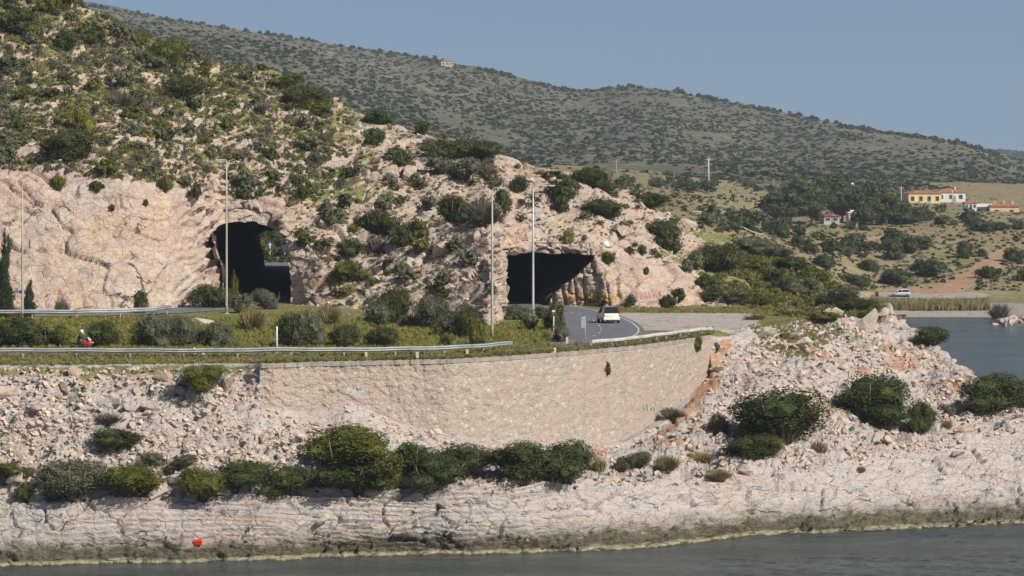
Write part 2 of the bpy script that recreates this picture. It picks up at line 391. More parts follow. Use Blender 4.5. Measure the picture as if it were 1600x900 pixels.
# smooth mounds of spoil against the foot of the wall
veg = np.zeros_like(SEG); soil = np.zeros_like(SEG)
veg += sstep(5.02, 5.3, SEG) * (1 - sstep(1360, 1420, pxA)) * .95
veg += (1 - np.abs(SEG - 4.93) / .16).clip(0, 1) * .8 * (1 - sstep(380, 420, pxA))
layby = sstep(955, 985, pxA) * (1 - sstep(1150, 1210, pxA)) * sstep(256, 259, PA[..., 1]) * (1 - sstep(287, 291, PA[..., 1]))
veg -= layby * 1.2
veg += (np.exp(-((SEG - 3.05) / .22) ** 2) * .42) * (1 - sstep(1000, 1250, pxA))
NrA = grid_normals(PA); 
if NrA[PA.shape[0] // 2, 100, 2] < 0: NrA = -NrA
pyA = py_of(PA)
pathx = np.interp(pyA, [520, 560, 600, 640, 700], [1142, 1122, 1105, 1078, 1010])
soil += np.exp(-((pxA - pathx) / 15) ** 2) * sstep(522, 535, pyA) * (1 - sstep(655, 700, pyA)) * (SEG < 5.1) * .85
soil += np.exp(-(((pxA - 935) / 30) ** 2 + ((pyA - 706) / 14) ** 2)) * .7
soil += np.exp(-(((pxA - 1060) / 60) ** 2 + ((pyA - 690) / 16) ** 2)) * .6
soil += np.exp(-(((pxA - 1075) / 40) ** 2 + ((pyA - 511) / 4) ** 2)) * .65 * (SEG > 5)
soil += sstep(3.0, 3.4, SEG) * (1 - sstep(4.7, 5, SEG)) * (1 - wallzone) * sstep(.05, .45, fbm(PA, 5, 3, 97)) * .62
veg += sstep(3.0, 3.4, SEG) * (1 - sstep(4.7, 5, SEG)) * (1 - wallzone) * sstep(.1, .5, fbm(PA, 4, 3, 99)) * .5
veg = veg + (SEG < 5) * (np.exp(-(((pxA - 1250) / 60) ** 2 + ((pyA - 530) / 22) ** 2)) * .6)
faces = grid_faces(*SEG.shape)
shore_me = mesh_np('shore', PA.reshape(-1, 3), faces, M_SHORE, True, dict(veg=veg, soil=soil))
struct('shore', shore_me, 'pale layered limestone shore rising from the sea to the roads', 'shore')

# ---------------- sheet B: the rocky hill with the two road tunnels
HT = [  # px | base D | face top y,D | mid1 y,D | mid2 y,D | ridge y,D | back D
 (-150, 277, 265, 284, 200, 298, 90, 325, -90, 368, 432), (0, 277, 268, 284, 205, 297, 110, 322, -42, 365, 428), (100, 277.5, 262, 285, 205, 298, 120, 322, 0, 362, 424),
 (200, 278.5, 268, 286, 215, 298, 130, 322, 40, 360, 418), (270, 281, 283, 289, 235, 299, 150, 322, 64, 357, 414), (310, 286, 300, 291, 248, 301, 165, 323, 82, 355, 412), (335, 292, 306, 294.5, 254, 303, 174, 323, 92, 354, 410), (350, 299, 312, 297, 258, 304, 180, 323, 97, 354, 408),
 (400, 300, 312, 298, 265, 305, 190, 323, 106, 352, 406), (432, 299, 325, 298.5, 275, 305, 200, 322, 117, 350, 405), (447, 291, 372, 294, 300, 304, 205, 322, 124, 349, 405),
 (500, 286, 395, 291, 310, 303, 215, 321, 147, 346, 402), (560, 284, 420, 290, 320, 303, 235, 319, 170, 342, 400), (620, 282, 430, 288, 340, 301, 255, 317, 194, 338, 398),
 (680, 278, 440, 285, 350, 299, 270, 315, 218, 335, 395), (740, 270, 440, 280, 350, 296, 280, 312, 230, 332, 390), (764, 265, 440, 275, 350, 295, 285, 311, 238, 331, 388), (778, 268, 420, 281, 348, 297, 288, 312, 241, 331, 388),
 (788, 303, 385, 300, 345, 304, 290, 314, 242, 331, 388), (850, 305, 382, 302, 345, 306, 300, 316, 259, 331, 386), (925, 305, 383, 303, 350, 308, 315, 318, 283, 330, 384),
 (945, 301, 395, 305, 355, 310, 320, 320, 288, 331, 382), (1000, 300, 402, 308, 365, 314, 335, 322, 304, 332, 380), (1060, 303, 415, 312, 385, 318, 362, 325, 341, 333, 375), (1090, 305, 428, 313, 402, 320, 378, 327, 356, 336, 375),
 (1200, 301, 458, 312, 432, 322, 410, 330, 393, 340, 372), (1300, 293, 474, 302, 464, 308, 454, 315, 449, 322, 350), (1370, 286, 490, 290, 488, 294, 486, 298, 486, 302, 320), (1420, 284, 512, 287, 520, 290, 535, 295, 560, 300, 310)]
pf = np.arange(-430, 1415, .5)
cols = table(HT, pf, 4.0)
lens = np.zeros_like(pf)
for (yy, DD) in ((None, cols[0]), (cols[1], cols[2]), (cols[5], cols[6])):
    xx = (pf - CX) / F * DD; lens = np.maximum(lens, np.hypot(np.gradient(xx), np.gradient(DD) * .35))
cum = np.cumsum(lens); pb = np.interp(np.linspace(cum[0], cum[-1], 1020), cum, pf)
bD, y1, d1, ym, dm, yn, dn, yr, dr, bk = table(HT, pb, 3.0)
zr = ZY(yr, dr)
PB, sB = loft(pb, [(bD - .25, 0 * pb + 11.3), (bD, 0 * pb + 13.2), (d1, ZY(y1, d1)), (dm, ZY(ym, dm)), (dn, ZY(yn, dn)), (dr, zr), (dr + (bk - dr) * .45, 13 + (zr - 13) * .55), (bk, 0 * pb + 10.5)], [5, 92, 84, 90, 84, 36, 30])
SB = sB[:, None] * np.ones_like(PB[..., 0]); pxB = pb[None, :] + 0 * SB
NB = grid_normals(PB)
if NB[200, 100, 2] < 0: NB = -NB
cliff = sstep(0.8, 1.1, SB) * (1 - sstep(1.85, 2.15, SB))
cliff_l = cliff * (1 - sstep(250, 300, pxB))
slope = sstep(1.8, 2.2, SB) * (1 - sstep(5.2, 6, SB))
A1, A2, AI = voro(PB * np.array([.2, .2, .34]) + .3 * fbm(PB, 6, 3, 140)[..., None], 150)
a1, a2, ai = voro(PB * np.array([.62, .62, 1.05]) + .4 * fbm(PB, 2, 3, 144)[..., None], 160)
c1 = 1 - sstep(0, .06, A2 - A1); c2 = 1 - sstep(0, .08, a2 - a1)
tilt = PB[..., 2] + .18 * PB[..., 0] * 0 + .16 * PB[..., 0]       # beds dip to the right
h = tilt / 2.3 + .5 * fbm(PB, 9, 3, 170); kf = h - np.floor(h)
sawB = sstep(0, .25, kf) - kf
d_cl = .6 * fbm(PB, 5, 4, 180) + 1.0 * (AI - .5) + .36 * (ai - .5) - .6 * c1 * (AI > .4) - .22 * c2 * (ai > .45) - .45 * sawB * sstep(.0, .4, fbm(PB, 8, 2, 206)) + .15 * fbm(PB, .9, 4, 190)
d_sl = 1.3 * fbm(PB, 9, 3, 200) + .9 * (AI - .5) + .2 * (ai - .5) - 1.5 * sawB * sstep(-.3, .3, fbm(PB, 12, 2, 205)) - .5 * c1 - .1 * c2 + .07 * fbm(PB, 1.1, 4, 210)
wcl = np.where(pxB < 440, .72, 1.0)
dB = cliff * d_cl * wcl + slope * d_sl + sstep(0, 1, SB) * (1 - sstep(1, 1.1, SB)) * .2 * fbm(PB, 1, 3, 220)
# slanting beds on the rock shoulder left of the west tunnel
sh = np.exp(-((pxB - 318) / 34) ** 2) * cliff
q = (PB[..., 2] - .95 * PB[..., 0]) / 1.25 + 1.5 * fbm(PB, 3.2, 4, 230); qf = q - np.floor(q)
dB = dB - sh * (.35 + .9 * sstep(-.2, .4, fbm(PB, 3.0, 3, 231))) * (sstep(0, .3, qf) - qf)
PB = PB + NB * dB[..., None]
jm = sstep(846, 866, pxB) * (1 - sstep(955, 985, pxB)) * cliff
jx = PB[..., 0] * .85 + .9 * fbm(PB * np.array([1, 1, .25]), 2.5, 3, 260) + .12 * PB[..., 2]; jf = np.abs(jx - np.floor(jx) - .5)
PB = PB - NB * (jm * .75 * (1 - sstep(.0, .16, jf)) + jm * .25 * fbm(PB * np.array([1, 1, .3]), .8, 3, 262))[..., None]
# caps the skyline where the profile should not drift
NrB = grid_normals(PB)
if NrB[200, 100, 2] < 0: NrB = -NrB
vegB = (sstep(.45, .85, NrB[..., 2]) * .60 + .25 * fbm(PB, 9, 3, 240)) * sstep(1.7, 2.3, SB)
bare = np.exp(-(((pxB - 520) / 85) ** 2 + ((py_of(PB) - 430) / 55) ** 2)) + np.exp(-(((pxB - 880) / 110) ** 2 + ((py_of(PB) - 360) / 50) ** 2)) + .5 * sstep(540, 620, pxB) * (1 - sstep(1000, 1080, pxB))
vegB -= .5 * np.clip(bare, 0, 1)
vegB += sstep(3.4, 4.6, SB) * .10 + sstep(1030, 1120, pxB) * .5 * sstep(1.2, 1.8, SB) + sstep(1120, 1180, pxB) * .5
vegB += (SB > 5.0) * .3
pyB = py_of(PB)
soilB = np.exp(-(((pxB - 520) / 30) ** 2 + ((pyB - 432) / 14) ** 2)) * .55 + np.exp(-(((pxB - 95) / 26) ** 2 + ((pyB - 106) / 7) ** 2)) * .8
soilB += np.exp(-(((pxB - 480) / 45) ** 2 + ((pyB - 448) / 18) ** 2)) * .5 + np.exp(-(((pxB - 20) / 30) ** 2 + ((pyB - 65) / 8) ** 2)) * .5
soilB += np.exp(-(((pxB - 850) / 16) ** 2 + ((pyB - 376) / 12) ** 2)) * .5
# the two bores
T1M = [(352, 486), (349, 450), (346, 415), (338, 388), (336, 364), (350, 350), (375, 346), (400, 348), (425, 356), (442, 364), (452, 385), (456, 430), (456, 486)]
T1Y0, T1Y1 = 298.0, 405.0
def t1_outline(Y):
    t = (Y - T1Y0) / (T1Y1 - T1Y0)
    m = np.array([((p - CX) / F * T1Y0, ZY(y, T1Y0)) for p, y in T1M])
    x0, x1 = m[:, 0].min(), m[:, 0].max(); u = (m[:, 0] - x0) / (x1 - x0); v = (m[:, 1] - 12.5)
    ex = -35.6 + u * 7.2; ez = 12.5 + v * .70
    t = np.asarray(t)[..., None]
    return np.stack([m[:, 0] * (1 - t) + ex * t, m[:, 1] * (1 - t) + ez * t], -1)
T2M = [(782, 492), (782.5, 440), (785, 403), (795, 395), (830, 394), (865, 396), (900, 396), (934, 399), (926, 409), (905, 430), (884, 446), (866, 464), (860, 478), (858, 492)]
T2Y0, T2L = 303.5, 38.0
def t2_outline(Y):
    s = np.asarray(Y, dtype=float) - T2Y0
    m = np.array([((p - CX) / F * T2Y0, ZY(y, T2Y0)) for p, y in T2M])
    sp = np.clip(s, 0, 99); open_ = 1 + sstep(0, 14, sp) * .1
    sh_ = -.27 * sp - .0045 * sp * sp
    x = m[:, 0][None, :] * open_.reshape(-1, 1) + sh_.reshape(-1, 1); z = np.broadcast_to(m[:, 1][None, :], x.shape)
    return np.stack([x, z], -1).reshape(*np.shape(s), len(T2M), 2)
def inpoly(x, z, O):
    """points (n,) against per-point polygons O (n,k,2)"""
    ins = np.zeros(len(x), bool); k = O.shape[1]
    for i in range(k):
        ax, az = O[:, i, 0], O[:, i, 1]; bx, bz = O[:, (i + 1) % k, 0], O[:, (i + 1) % k, 1]
        c = (az > z) != (bz > z)
        xi = ax + (z - az) * (bx - ax) / np.where(np.abs(bz - az) < 1e-9, 1e-9, bz - az)
        ins ^= c & (x < xi)
    return ins
def nearest(x, z, O):
    best = np.full(len(x), 1e9); q = np.zeros((len(x), 2)); k = O.shape[1]; p = np.stack([x, z], -1)
    for i in range(k):
        a = O[:, i]; b = O[:, (i + 1) % k]; ab = b - a
        t = np.clip(((p - a) * ab).sum(-1) / (ab * ab).sum(-1), 0, 1)[:, None]; r = a + ab * t
        d = np.linalg.norm(r - p, axis=-1); m = d < best; best = np.where(m, d, best); q[m] = r[m]
    return q
def wob_outline(O, Y, sd):
    """ragged rock: shift outline points radially by noise"""
    k = O.shape[1]; c = O.mean(1, keepdims=True)
    Q = np.concatenate([O, np.broadcast_to(np.asarray(Y, float)[:, None, None], O.shape[:2] + (1,))], -1)[..., [0, 2, 1]]
    n = fbm(Q, 1.6, 3, sd); return O + (O - c) / (np.linalg.norm(O - c, axis=-1, keepdims=True) + 1e-6) * (n * .35)[..., None]
def dens(O, n=6):
    out = []
    for i in range(O.shape[1] - 1):
        for t in np.arange(n) / n: out.append(O[:, i] * (1 - t) + O[:, i + 1] * t)
    out.append(O[:, -1]); return np.stack(out, 1)
V = PB.reshape(-1, 3).copy(); Fq = grid_faces(*SB.shape)
hill_bvh0 = None
cutF = np.zeros(len(Fq), bool); insV_any = np.zeros(len(V), bool)
cen = V[Fq].mean(1)
for fn, ylo, yhi, sd in ((t1_outline, 284, 440, 301), (t2_outline, 296, 322, 302)):
    m = (V[:, 1] > ylo) & (V[:, 1] < yhi) & (V[:, 2] < 26) & (np.abs(V[:, 0] - (-30 if sd == 301 else 4)) < 14)
    idx = np.nonzero(m)[0]
    O = wob_outline(dens(fn(V[idx, 1]), 4), V[idx, 1], sd)
    ins = inpoly(V[idx, 0], V[idx, 2], O)
    iv = np.zeros(len(V), bool); iv[idx[ins]] = True
    mc = (cen[:, 1] > ylo) & (cen[:, 1] < yhi) & (cen[:, 2] < 26) & (np.abs(cen[:, 0] - (-30 if sd == 301 else 4)) < 14)
    ic = np.nonzero(mc)[0]
    Oc = wob_outline(dens(fn(cen[ic, 1]), 4), cen[ic, 1], sd)
    cin = np.zeros(len(Fq), bool); cin[ic[inpoly(cen[ic, 0], cen[ic, 2], Oc)]] = True
    cutF |= cin
    used = np.zeros(len(V), bool); used[Fq[~cutF].ravel()] = True
    mv = iv & used; ii = np.nonzero(mv)[0]
    Ob = wob_outline(dens(fn(V[ii, 1]), 4), V[ii, 1], sd)
    q = nearest(V[ii, 0], V[ii, 2], Ob); V[ii, 0] = q[:, 0]; V[ii, 2] = q[:, 1]
Fh = Fq[~cutF]
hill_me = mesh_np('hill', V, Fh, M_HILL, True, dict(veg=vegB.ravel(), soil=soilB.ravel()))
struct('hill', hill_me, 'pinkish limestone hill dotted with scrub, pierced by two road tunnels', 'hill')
hill_full = BVHTree.FromPolygons(V.tolist(), Fq.tolist())
M_TUN = rock_mat('tunnel_rock', False, False, bore_shade=.8)  # rock colour darkened to paint in the gloom of the bores
def lining(name, fn, Y0, L, sd, cap, label):
    O0 = wob_outline(dens(fn(np.array([Y0 + 4.0])), 4), np.array([Y0 + 4.0]), sd)[0]
    k = len(O0); ctr = O0.mean(0)
    n = 90; rows = []
    # every line along the bore starts at the rock face itself
    st = []
    for (x, z) in O0:
        e = Vector((x, 0, z)) - Vector((ctr[0], 0, ctr[1])); e.normalize()
        hit = hill_full.ray_cast(Vector((x + e.x * .3, Y0 - 26, z + e.z * .3)), Vector((0, 1, 0)), 60)
        st.append(hit[0].y if hit[0] else Y0)
    st = np.clip(np.array(st) - .02, Y0 - 9, Y0 + 4)
    for i in range(n + 1):
        t = i / n; Yr = st * (1 - t) + (Y0 + L) * t
        O = fn(Yr); O = dens(O.transpose(0, 1, 2), 4)  # (k, k, 2): own outline for every Y
        O = wob_outline(O, Yr, sd)
        pt = O[np.arange(k), np.arange(k)]
        Pq = np.stack([pt[:, 0], Yr, pt[:, 1]], -1)
        nb = .28 * fbm(Pq, 1.3, 4, sd + 5) + .3 * fbm(Pq, 3.5, 2, sd + 7)
        e = pt - ctr; e /= np.linalg.norm(e, axis=-1, keepdims=True)
        g = min(1, i / 5.0) * (.35 + .65 * min(1, (n - i) / 5 + (0 if not cap else 1)))
        Pq[:, 0] += e[:, 0] * (nb + .2) * g; Pq[:, 2] += e[:, 1] * (nb + .2) * g
        rows.append(Pq)
    P = np.stack(rows); Vv = P.reshape(-1, 3); Fc = grid_faces(n + 1, k)
    if cap:
        Vv = np.vstack([Vv, P[-1].mean(0)]); ci = len(Vv) - 1; base = n * k
        Fc = np.vstack([Fc, [[base + j, base + j + 1, ci, ci] for j in range(k - 1)]]) if False else Fc
        bm_extra = [[base + j, base + j + 1, ci] for j in range(k - 1)]
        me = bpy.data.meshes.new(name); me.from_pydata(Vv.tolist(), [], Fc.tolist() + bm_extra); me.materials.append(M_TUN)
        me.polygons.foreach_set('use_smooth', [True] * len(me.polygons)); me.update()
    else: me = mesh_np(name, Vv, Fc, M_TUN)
    return struct(name, me, label, 'tunnel')
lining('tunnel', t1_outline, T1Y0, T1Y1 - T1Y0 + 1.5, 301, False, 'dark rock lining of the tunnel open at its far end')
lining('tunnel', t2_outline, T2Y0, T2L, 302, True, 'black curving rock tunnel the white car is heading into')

# ---------------- sheet C: the plain, bay floor and beach behind the hill
MD = [325, 400, 470, 520, 541, 549, 575, 600, 650, 700, 760, 850, 1000, 1250]
MT = {-400: [12, 13.4, 14, 14, 14, 14, 15, 15.5, 16, 17, 18.5, 21, 26, 36], 300: [12, 13.4, 13.5, 13.7, 13.8, 14, 14.5, 15, 16, 17, 18.5, 21, 25, 33], 700: [12, 13.4, 13.6, 14, 14.2, 14.3, 15, 15.6, 16.6, 17.8, 19.4, 22, 26, 32],
      950: [12, 13.2, 14.5, 15.5, 16, 16.2, 17, 17.8, 19, 19.8, 21, 23.2, 26, 30], 1100: [12, 12.6, 14.3, 15.8, 16.5, 16.8, 17.6, 18.6, 19.4, 20, 20.8, 22, 24, 28], 1200: [10, 9.2, 9.2, 9.8, 10.3, 10.6, 11.6, 12.7, 13.6, 14.6, 15.6, 17.4, 20.6, 25],
      1300: [4, 3.6, 4.2, 5.2, 5.7, 6, 7.4, 8.9, 11.4, 13.5, 14.6, 16.6, 19.3, 24], 1345: [-1, 1, 1.0, 1.4, 1.8, 2.0, 3.0, 5.2, 9.5, 12.6, 13.9, 15.9, 18.4, 23.5], 1385: [-3, -3, -2, -1, -.3, .5, 2.3, 4.3, 8.8, 12, 13.4, 15.2, 17.6, 23],
      1450: [-3, -3, -3, -1.6, -.4, .45, 2.2, 4.1, 8.4, 11.4, 13, 15, 17.4, 23], 1540: [-3, -3, -2.6, -1.2, -.4, .5, 2.2, 4.0, 7.8, 10.8, 12.6, 14.7, 17.2, 23], 1575: [-3, -3, -2, .1, .6, 1.0, 2.2, 4.0, 7.4, 10.4, 12.4, 14.6, 17, 23],
      1600: [-3, -3, -2, .5, .9, 1.3, 2.3, 4.0, 7.2, 10.2, 12.3, 14.5, 17, 23], 2200: [-3, -3, -2, .5, 1, 1.5, 2.5, 4.0, 7, 10, 12, 14, 17, 23]}
pm = np.linspace(-350, 2100, 460); Drow = np.concatenate([np.linspace(325, 520, 30, endpoint=False), np.linspace(520, 780, 200, endpoint=False), np.geomspace(780, 1250, 70)])
mk = sorted(MT); Tz = np.array([[np.interp(D, MD, MT[k]) for k in mk] for D in Drow])
Zm = np.stack([np.interp(pm, mk, r) for r in Tz])
kk = np.exp(-.5 * (np.arange(-8, 9) / 3.0) ** 2); kk /= kk.sum()
Zm = np.apply_along_axis(lambda r: np.convolve(np.pad(r, 8, mode='edge'), kk, 'valid'), 1, Zm)
PM = np.stack([(pm[None, :] - CX) / F * Drow[:, None], Drow[:, None] + 0 * pm[None, :], Zm], -1)
landm = sstep(1.2, 4, PM[..., 2])
PM[..., 2] += landm * (.9 * fbm(PM, 22, 4, 401) + .35 * fbm(PM, 5, 3, 402)) * (1 - .8 * (PM[..., 1] < 545) * (pm[None, :] < 900)) + .12 * fbm(PM, 2.5, 3, 403) * sstep(.1, 1, PM[..., 2])
def plain_mat():
    m, nt, b = newmat('plain_ground'); N = NT(nt); p = N.pos()
    big = N.noise(p, .02, 5, .6); mid = N.noise(p, .09, 6, .65, .4); fine = N.noise(p, .6, 6, .7)
    c = N.ramp(mid, [(.32, (.155, .145, .06)), (.45, (.245, .205, .095)), (.56, (.295, .235, .13)), (.72, (.19, .18, .075))])
    c = N.mix(N.ramp(big, [(.5, (0, 0, 0)), (.62, (.7,) * 3)]), c, (.29, .19, .12))
    c = N.mix(N.ramp(fine, [(.58, (0, 0, 0)), (.66, (.75,) * 3)]), c, (.44, .38, .31))
    c = N.mix(N.ramp(fine, [(.36, (.8,) * 3), (.46, (0, 0, 0))]), c, (.085, .095, .045))
    for a, col in (('gravel', (.40, .345, .28)), ('soil', (.42, .255, .16))):
        at = N.n('ShaderNodeAttribute', attribute_name=a).outputs['Fac']
        t = N.math('ADD', at, N.math('MULTIPLY', N.math('SUBTRACT', N.noise(p, .22, 5, .7), .5), .55))
        c = N.mix(N.ramp(t, [(.45, (0, 0, 0)), (.6, (1, 1, 1))]), c, N.mix(N.ramp(fine, [(.35, (1, 1, 1)), (.6, (0, 0, 0))]), col, tuple(x * .75 for x in col)))
    N.l(c, b.inputs['Base Color']); b.inputs['Roughness'].default_value = .95; b.inputs['Specular IOR Level'].default_value = .15
    N.l(N.bump(N.noise(p, .8, 8, .7), .8, .5), b.inputs['Normal'])
    return m
pyM = py_of(PM); pxM = px_of(PM)
gravel = sstep(-.5, .0, PM[..., 2]) * (1 - sstep(1.5, 2.0, PM[..., 2])) * sstep(1340, 1390, pxM) * sstep(530, 540, PM[..., 1])
gravel += np.exp(-(((pyM - 461) / 5.5) ** 4)) * sstep(1318, 1345, pxM) * (1 - sstep(1500, 1600, pxM)) * .9
gravel += np.exp(-(((pyM - 350) / 12) ** 2 + ((pxM - 1290) / 55) ** 2)) * .5
trk = np.interp(pyM, [380, 395, 410, 425, 440, 455], [1600, 1565, 1552, 1530, 1505, 1470]); trw = np.interp(pyM, [380, 455], [14, 34])
soilM = 1.3 * np.exp(-((pxM - trk) / trw) ** 4) * sstep(382, 392, pyM) * (1 - sstep(450, 466, pyM))
soilM += np.exp(-(((pxM - 1070) / 42) ** 2 + ((pyM - 311) / 8) ** 2)) * .8 + np.exp(-(((pxM - 1185) / 22) ** 2 + ((pyM - 318) / 7) ** 2)) * 1.0 + np.exp(-(((pxM - 1340) / 60) ** 2 + ((pyM - 375) / 6) ** 2)) * .8 + np.exp(-(((pxM - 1250) / 70) ** 2 + ((pyM - 362) / 4) ** 2)) * .7 + np.exp(-(((pxM - 1430) / 80) ** 2 + ((pyM - 372) / 5) ** 2)) * .6 + np.exp(-(((pxM - 1420) / 50) ** 2 + ((pyM - 452) / 5) ** 2)) * .9
struct('plain', mesh_np('plain', PM.reshape(-1, 3), grid_faces(*PM.shape[:2]), plain_mat(), True, dict(gravel=gravel, soil=soilM)), 'dry scrubby plain with beach and dirt track beyond the bay', 'plain')

# ---------------- far hills
def far_mat(dark=0.0):
    m, nt, b = newmat('far_hill_ground'); N = NT(nt); p = N.pos()
    big = N.noise(p, .004, 5, .6); mid = N.noise(p, .025, 6, .7, .3); fine = N.noise(p, .13, 6, .75)
    c = N.ramp(mid, [(.35, (.135, .125, .075)), (.5, (.20, .165, .11)), (.66, (.31, .265, .20))])
    c = N.mix(N.ramp(big, [(.42, (.0,) * 3), (.58, (.6,) * 3)]), c, (.155, .15, .095))
    c = N.mix(N.ramp(fine, [(.43, (.7,) * 3), (.53, (0, 0, 0))]), c, (.10, .105, .07))
    c = N.mix(N.ramp(fine, [(.60, (0, 0, 0)), (.70, (.7,) * 3)]), c, (.44, .39, .34))
    if dark: c = N.mix(dark, c, (.045, .055, .035))     # denser cover on the farthest ridge
    N.l(c, b.inputs['Base Color']); b.inputs['Roughness'].default_value = .95; b.inputs['Specular IOR Level'].default_value = .1
    N.l(N.bump(N.noise(p, .09, 9, .7), 1.0, 4), b.inputs['Normal'])
    return m
M_FAR = far_mat()
RG = [(-300, -70), (0, -22), (100, 2), (180, 14), (250, 27), (330, 38), (400, 48), (500, 63), (600, 79), (700, 98), (780, 113), (830, 127), (870, 137), (905, 142), (940, 139), (990, 134), (1050, 140), (1150, 161), (1250, 181), (1350, 202), (1450, 214), (1520, 228), (1600, 252), (1700, 272), (1900, 300), (2200, 330)]
ph = np.linspace(-280, 2100, 420); yR, = table(RG, ph, 8)
dR = np.interp(ph, [-300, 800, 1600, 2200], [2500, 2300, 1950, 1800]); zR = ZY(yR, dR)
zb_ = np.interp(ph, [-300, 700, 1100, 1600, 2200], [24, 25, 23, 17, 17])
fold = np.interp(ph, [300, 500, 800, 1200, 1300, 2200], [.62, .58, .46, .30, .40, .5])
PH, sH = loft(ph, [(0 * ph + 1000, zb_ - 1.5), (0 * ph + 1250, zb_ + .10 * (zR - zb_)), (0 * ph + 1600, zb_ + fold * (zR - zb_)), (dR, zR), (dR + 500, zR - 60)], [30, 60, 130, 10])
wh = (sstep(.3, 1.2, sH) * (1 - .75 * sstep(2.6, 3.0, sH)))[:, None]
gul = fbm(PH * np.array([1, .35, 0]), 130, 4, 505)
PH[..., 2] += wh * np.clip((zR - 20) / 110, .12, 1)[None, :] * (17 * gul + 3.5 * fbm(PH, 40, 4, 506)) + .9 * fbm(PH, 14, 3, 507) * sstep(.3, 1, sH)[:, None]
struct('far_hill', mesh_np('far_hill', PH.reshape(-1, 3), grid_faces(*PH.shape[:2]), M_FAR), 'long scrub-covered hill along the skyline', 'hill')
R2 = [(1100, 268), (1400, 252), (1480, 240), (1530, 233), (1600, 236), (1700, 232), (1900, 238), (2300, 246)]
p2 = np.linspace(1150, 2200, 160); yq, = table(R2, p2, 10); zq = ZY(yq, 4200)
PQ, sQ = loft(p2, [(0 * p2 + 2900, 0 * p2 + 5), (0 * p2 + 3500, 5 + .5 * (zq - 5)), (0 * p2 + 4200, zq), (0 * p2 + 4600, zq - 30)], [20, 40, 8])
PQ[..., 2] += sstep(.2, 1, sQ)[:, None] * 5 * fbm(PQ, 120, 4, 520) * (1 - .6 * sstep(1.7, 2, sQ))[:, None]
struct('far_hill', mesh_np('far_hill', PQ.reshape(-1, 3), grid_faces(*PQ.shape[:2]), far_mat(.8)), 'palest hazy hill at the right end of the skyline', 'hill')

# ---------------- sea
def sea_mat():
    m, nt, b = newmat('sea_water'); N = NT(nt); p = N.pos()
    c = N.ramp(N.noise(N.scalevec(p, (.05, .12, 1)), 1, 4, .6), [(.35, (.05, .062, .056)), (.65, (.085, .10, .088))])
    N.l(c, b.inputs['Base Color']); b.inputs['Roughness'].default_value = .2; b.inputs['IOR'].default_value = 1.33; b.inputs['Specular IOR Level'].default_value = .5
    b1 = N.bump(N.noise(N.scalevec(p, (.4, 1.0, 1)), .45, 6, .62, .4), 1.0, 1.1)
    b2 = N.bump(N.noise(N.scalevec(p, (.8, 1.9, 1)), 1.9, 4, .6, .3), .8, .22, b1)
    N.l(b2, b.inputs['Normal'])
    return m
xs_, ys_ = np.linspace(-52, 62, 700), np.linspace(178, 232, 420)
PS = np.stack(np.broadcast_arrays(xs_[None, :], ys_[:, None], 0.0), -1)
edge = sstep(178, 182, PS[..., 1]) * (1 - sstep(226, 231, PS[..., 1])) * sstep(-52, -48, PS[..., 0]) * (1 - sstep(58, 62, PS[..., 0]))
amp_ = .5 + .8 * sstep(-.3, .4, fbm(PS * np.array([.4, 1, 1]), 9, 2, 610))
PS[..., 2] = .03 + edge * amp_ * (.11 * fbm(PS * np.array([.45, 1, 1]) + np.array([0, 0, .3]), 1.7, 3, 600) + .05 * fbm(PS * np.array([.6, 1, 1]), .6, 3, 604))
far_v = np.array([(-2500, -150, -.02), (2500, -150, -.02), (2500, 5200, -.02), (-2500, 5200, -.02)])
struct('sea', mesh_np('sea', np.vstack([PS.reshape(-1, 3), far_v]), np.vstack([grid_faces(420, 700), [[294000, 294001, 294002, 294003]]]), sea_mat(), True), 'rippled grey green sea water', 'water')

# ---------------- one combined ground tree for standing things on
TREES = [BVHTree.FromPolygons(PA.reshape(-1, 3).tolist(), faces.tolist()), BVHTree.FromPolygons(V.tolist(), Fh.tolist()), BVHTree.FromPolygons(PM.reshape(-1, 3).tolist(), grid_faces(*PM.shape[:2]).tolist()), BVHTree.FromPolygons(PH.reshape(-1, 3).tolist(), grid_faces(*PH.shape[:2]).tolist())]
T_A, T_B, T_M, T_H = TREES
CAM = Vector((0, 0, CZ))
def at(px, py, trees=None):
    d = Vector(((px - CX) / F, 1, -(py - HY) / F)); d.normalize(); best = None
    for t in (trees or TREES):
        h = t.ray_cast(CAM, d)
        if h[0] is not None and (best is None or h[3] < best[2]): best = (h[0], h[1], h[3])
    return best
def drop(x, y, trees=None, z0=200):
    best = None
    for t in (trees or TREES[:3]):
        h = t.ray_cast(Vector((x, y, z0)), Vector((0, 0, -1)))
        if h[0] is not None and (best is None or h[0].z > best.z): best = h[0]
    return best
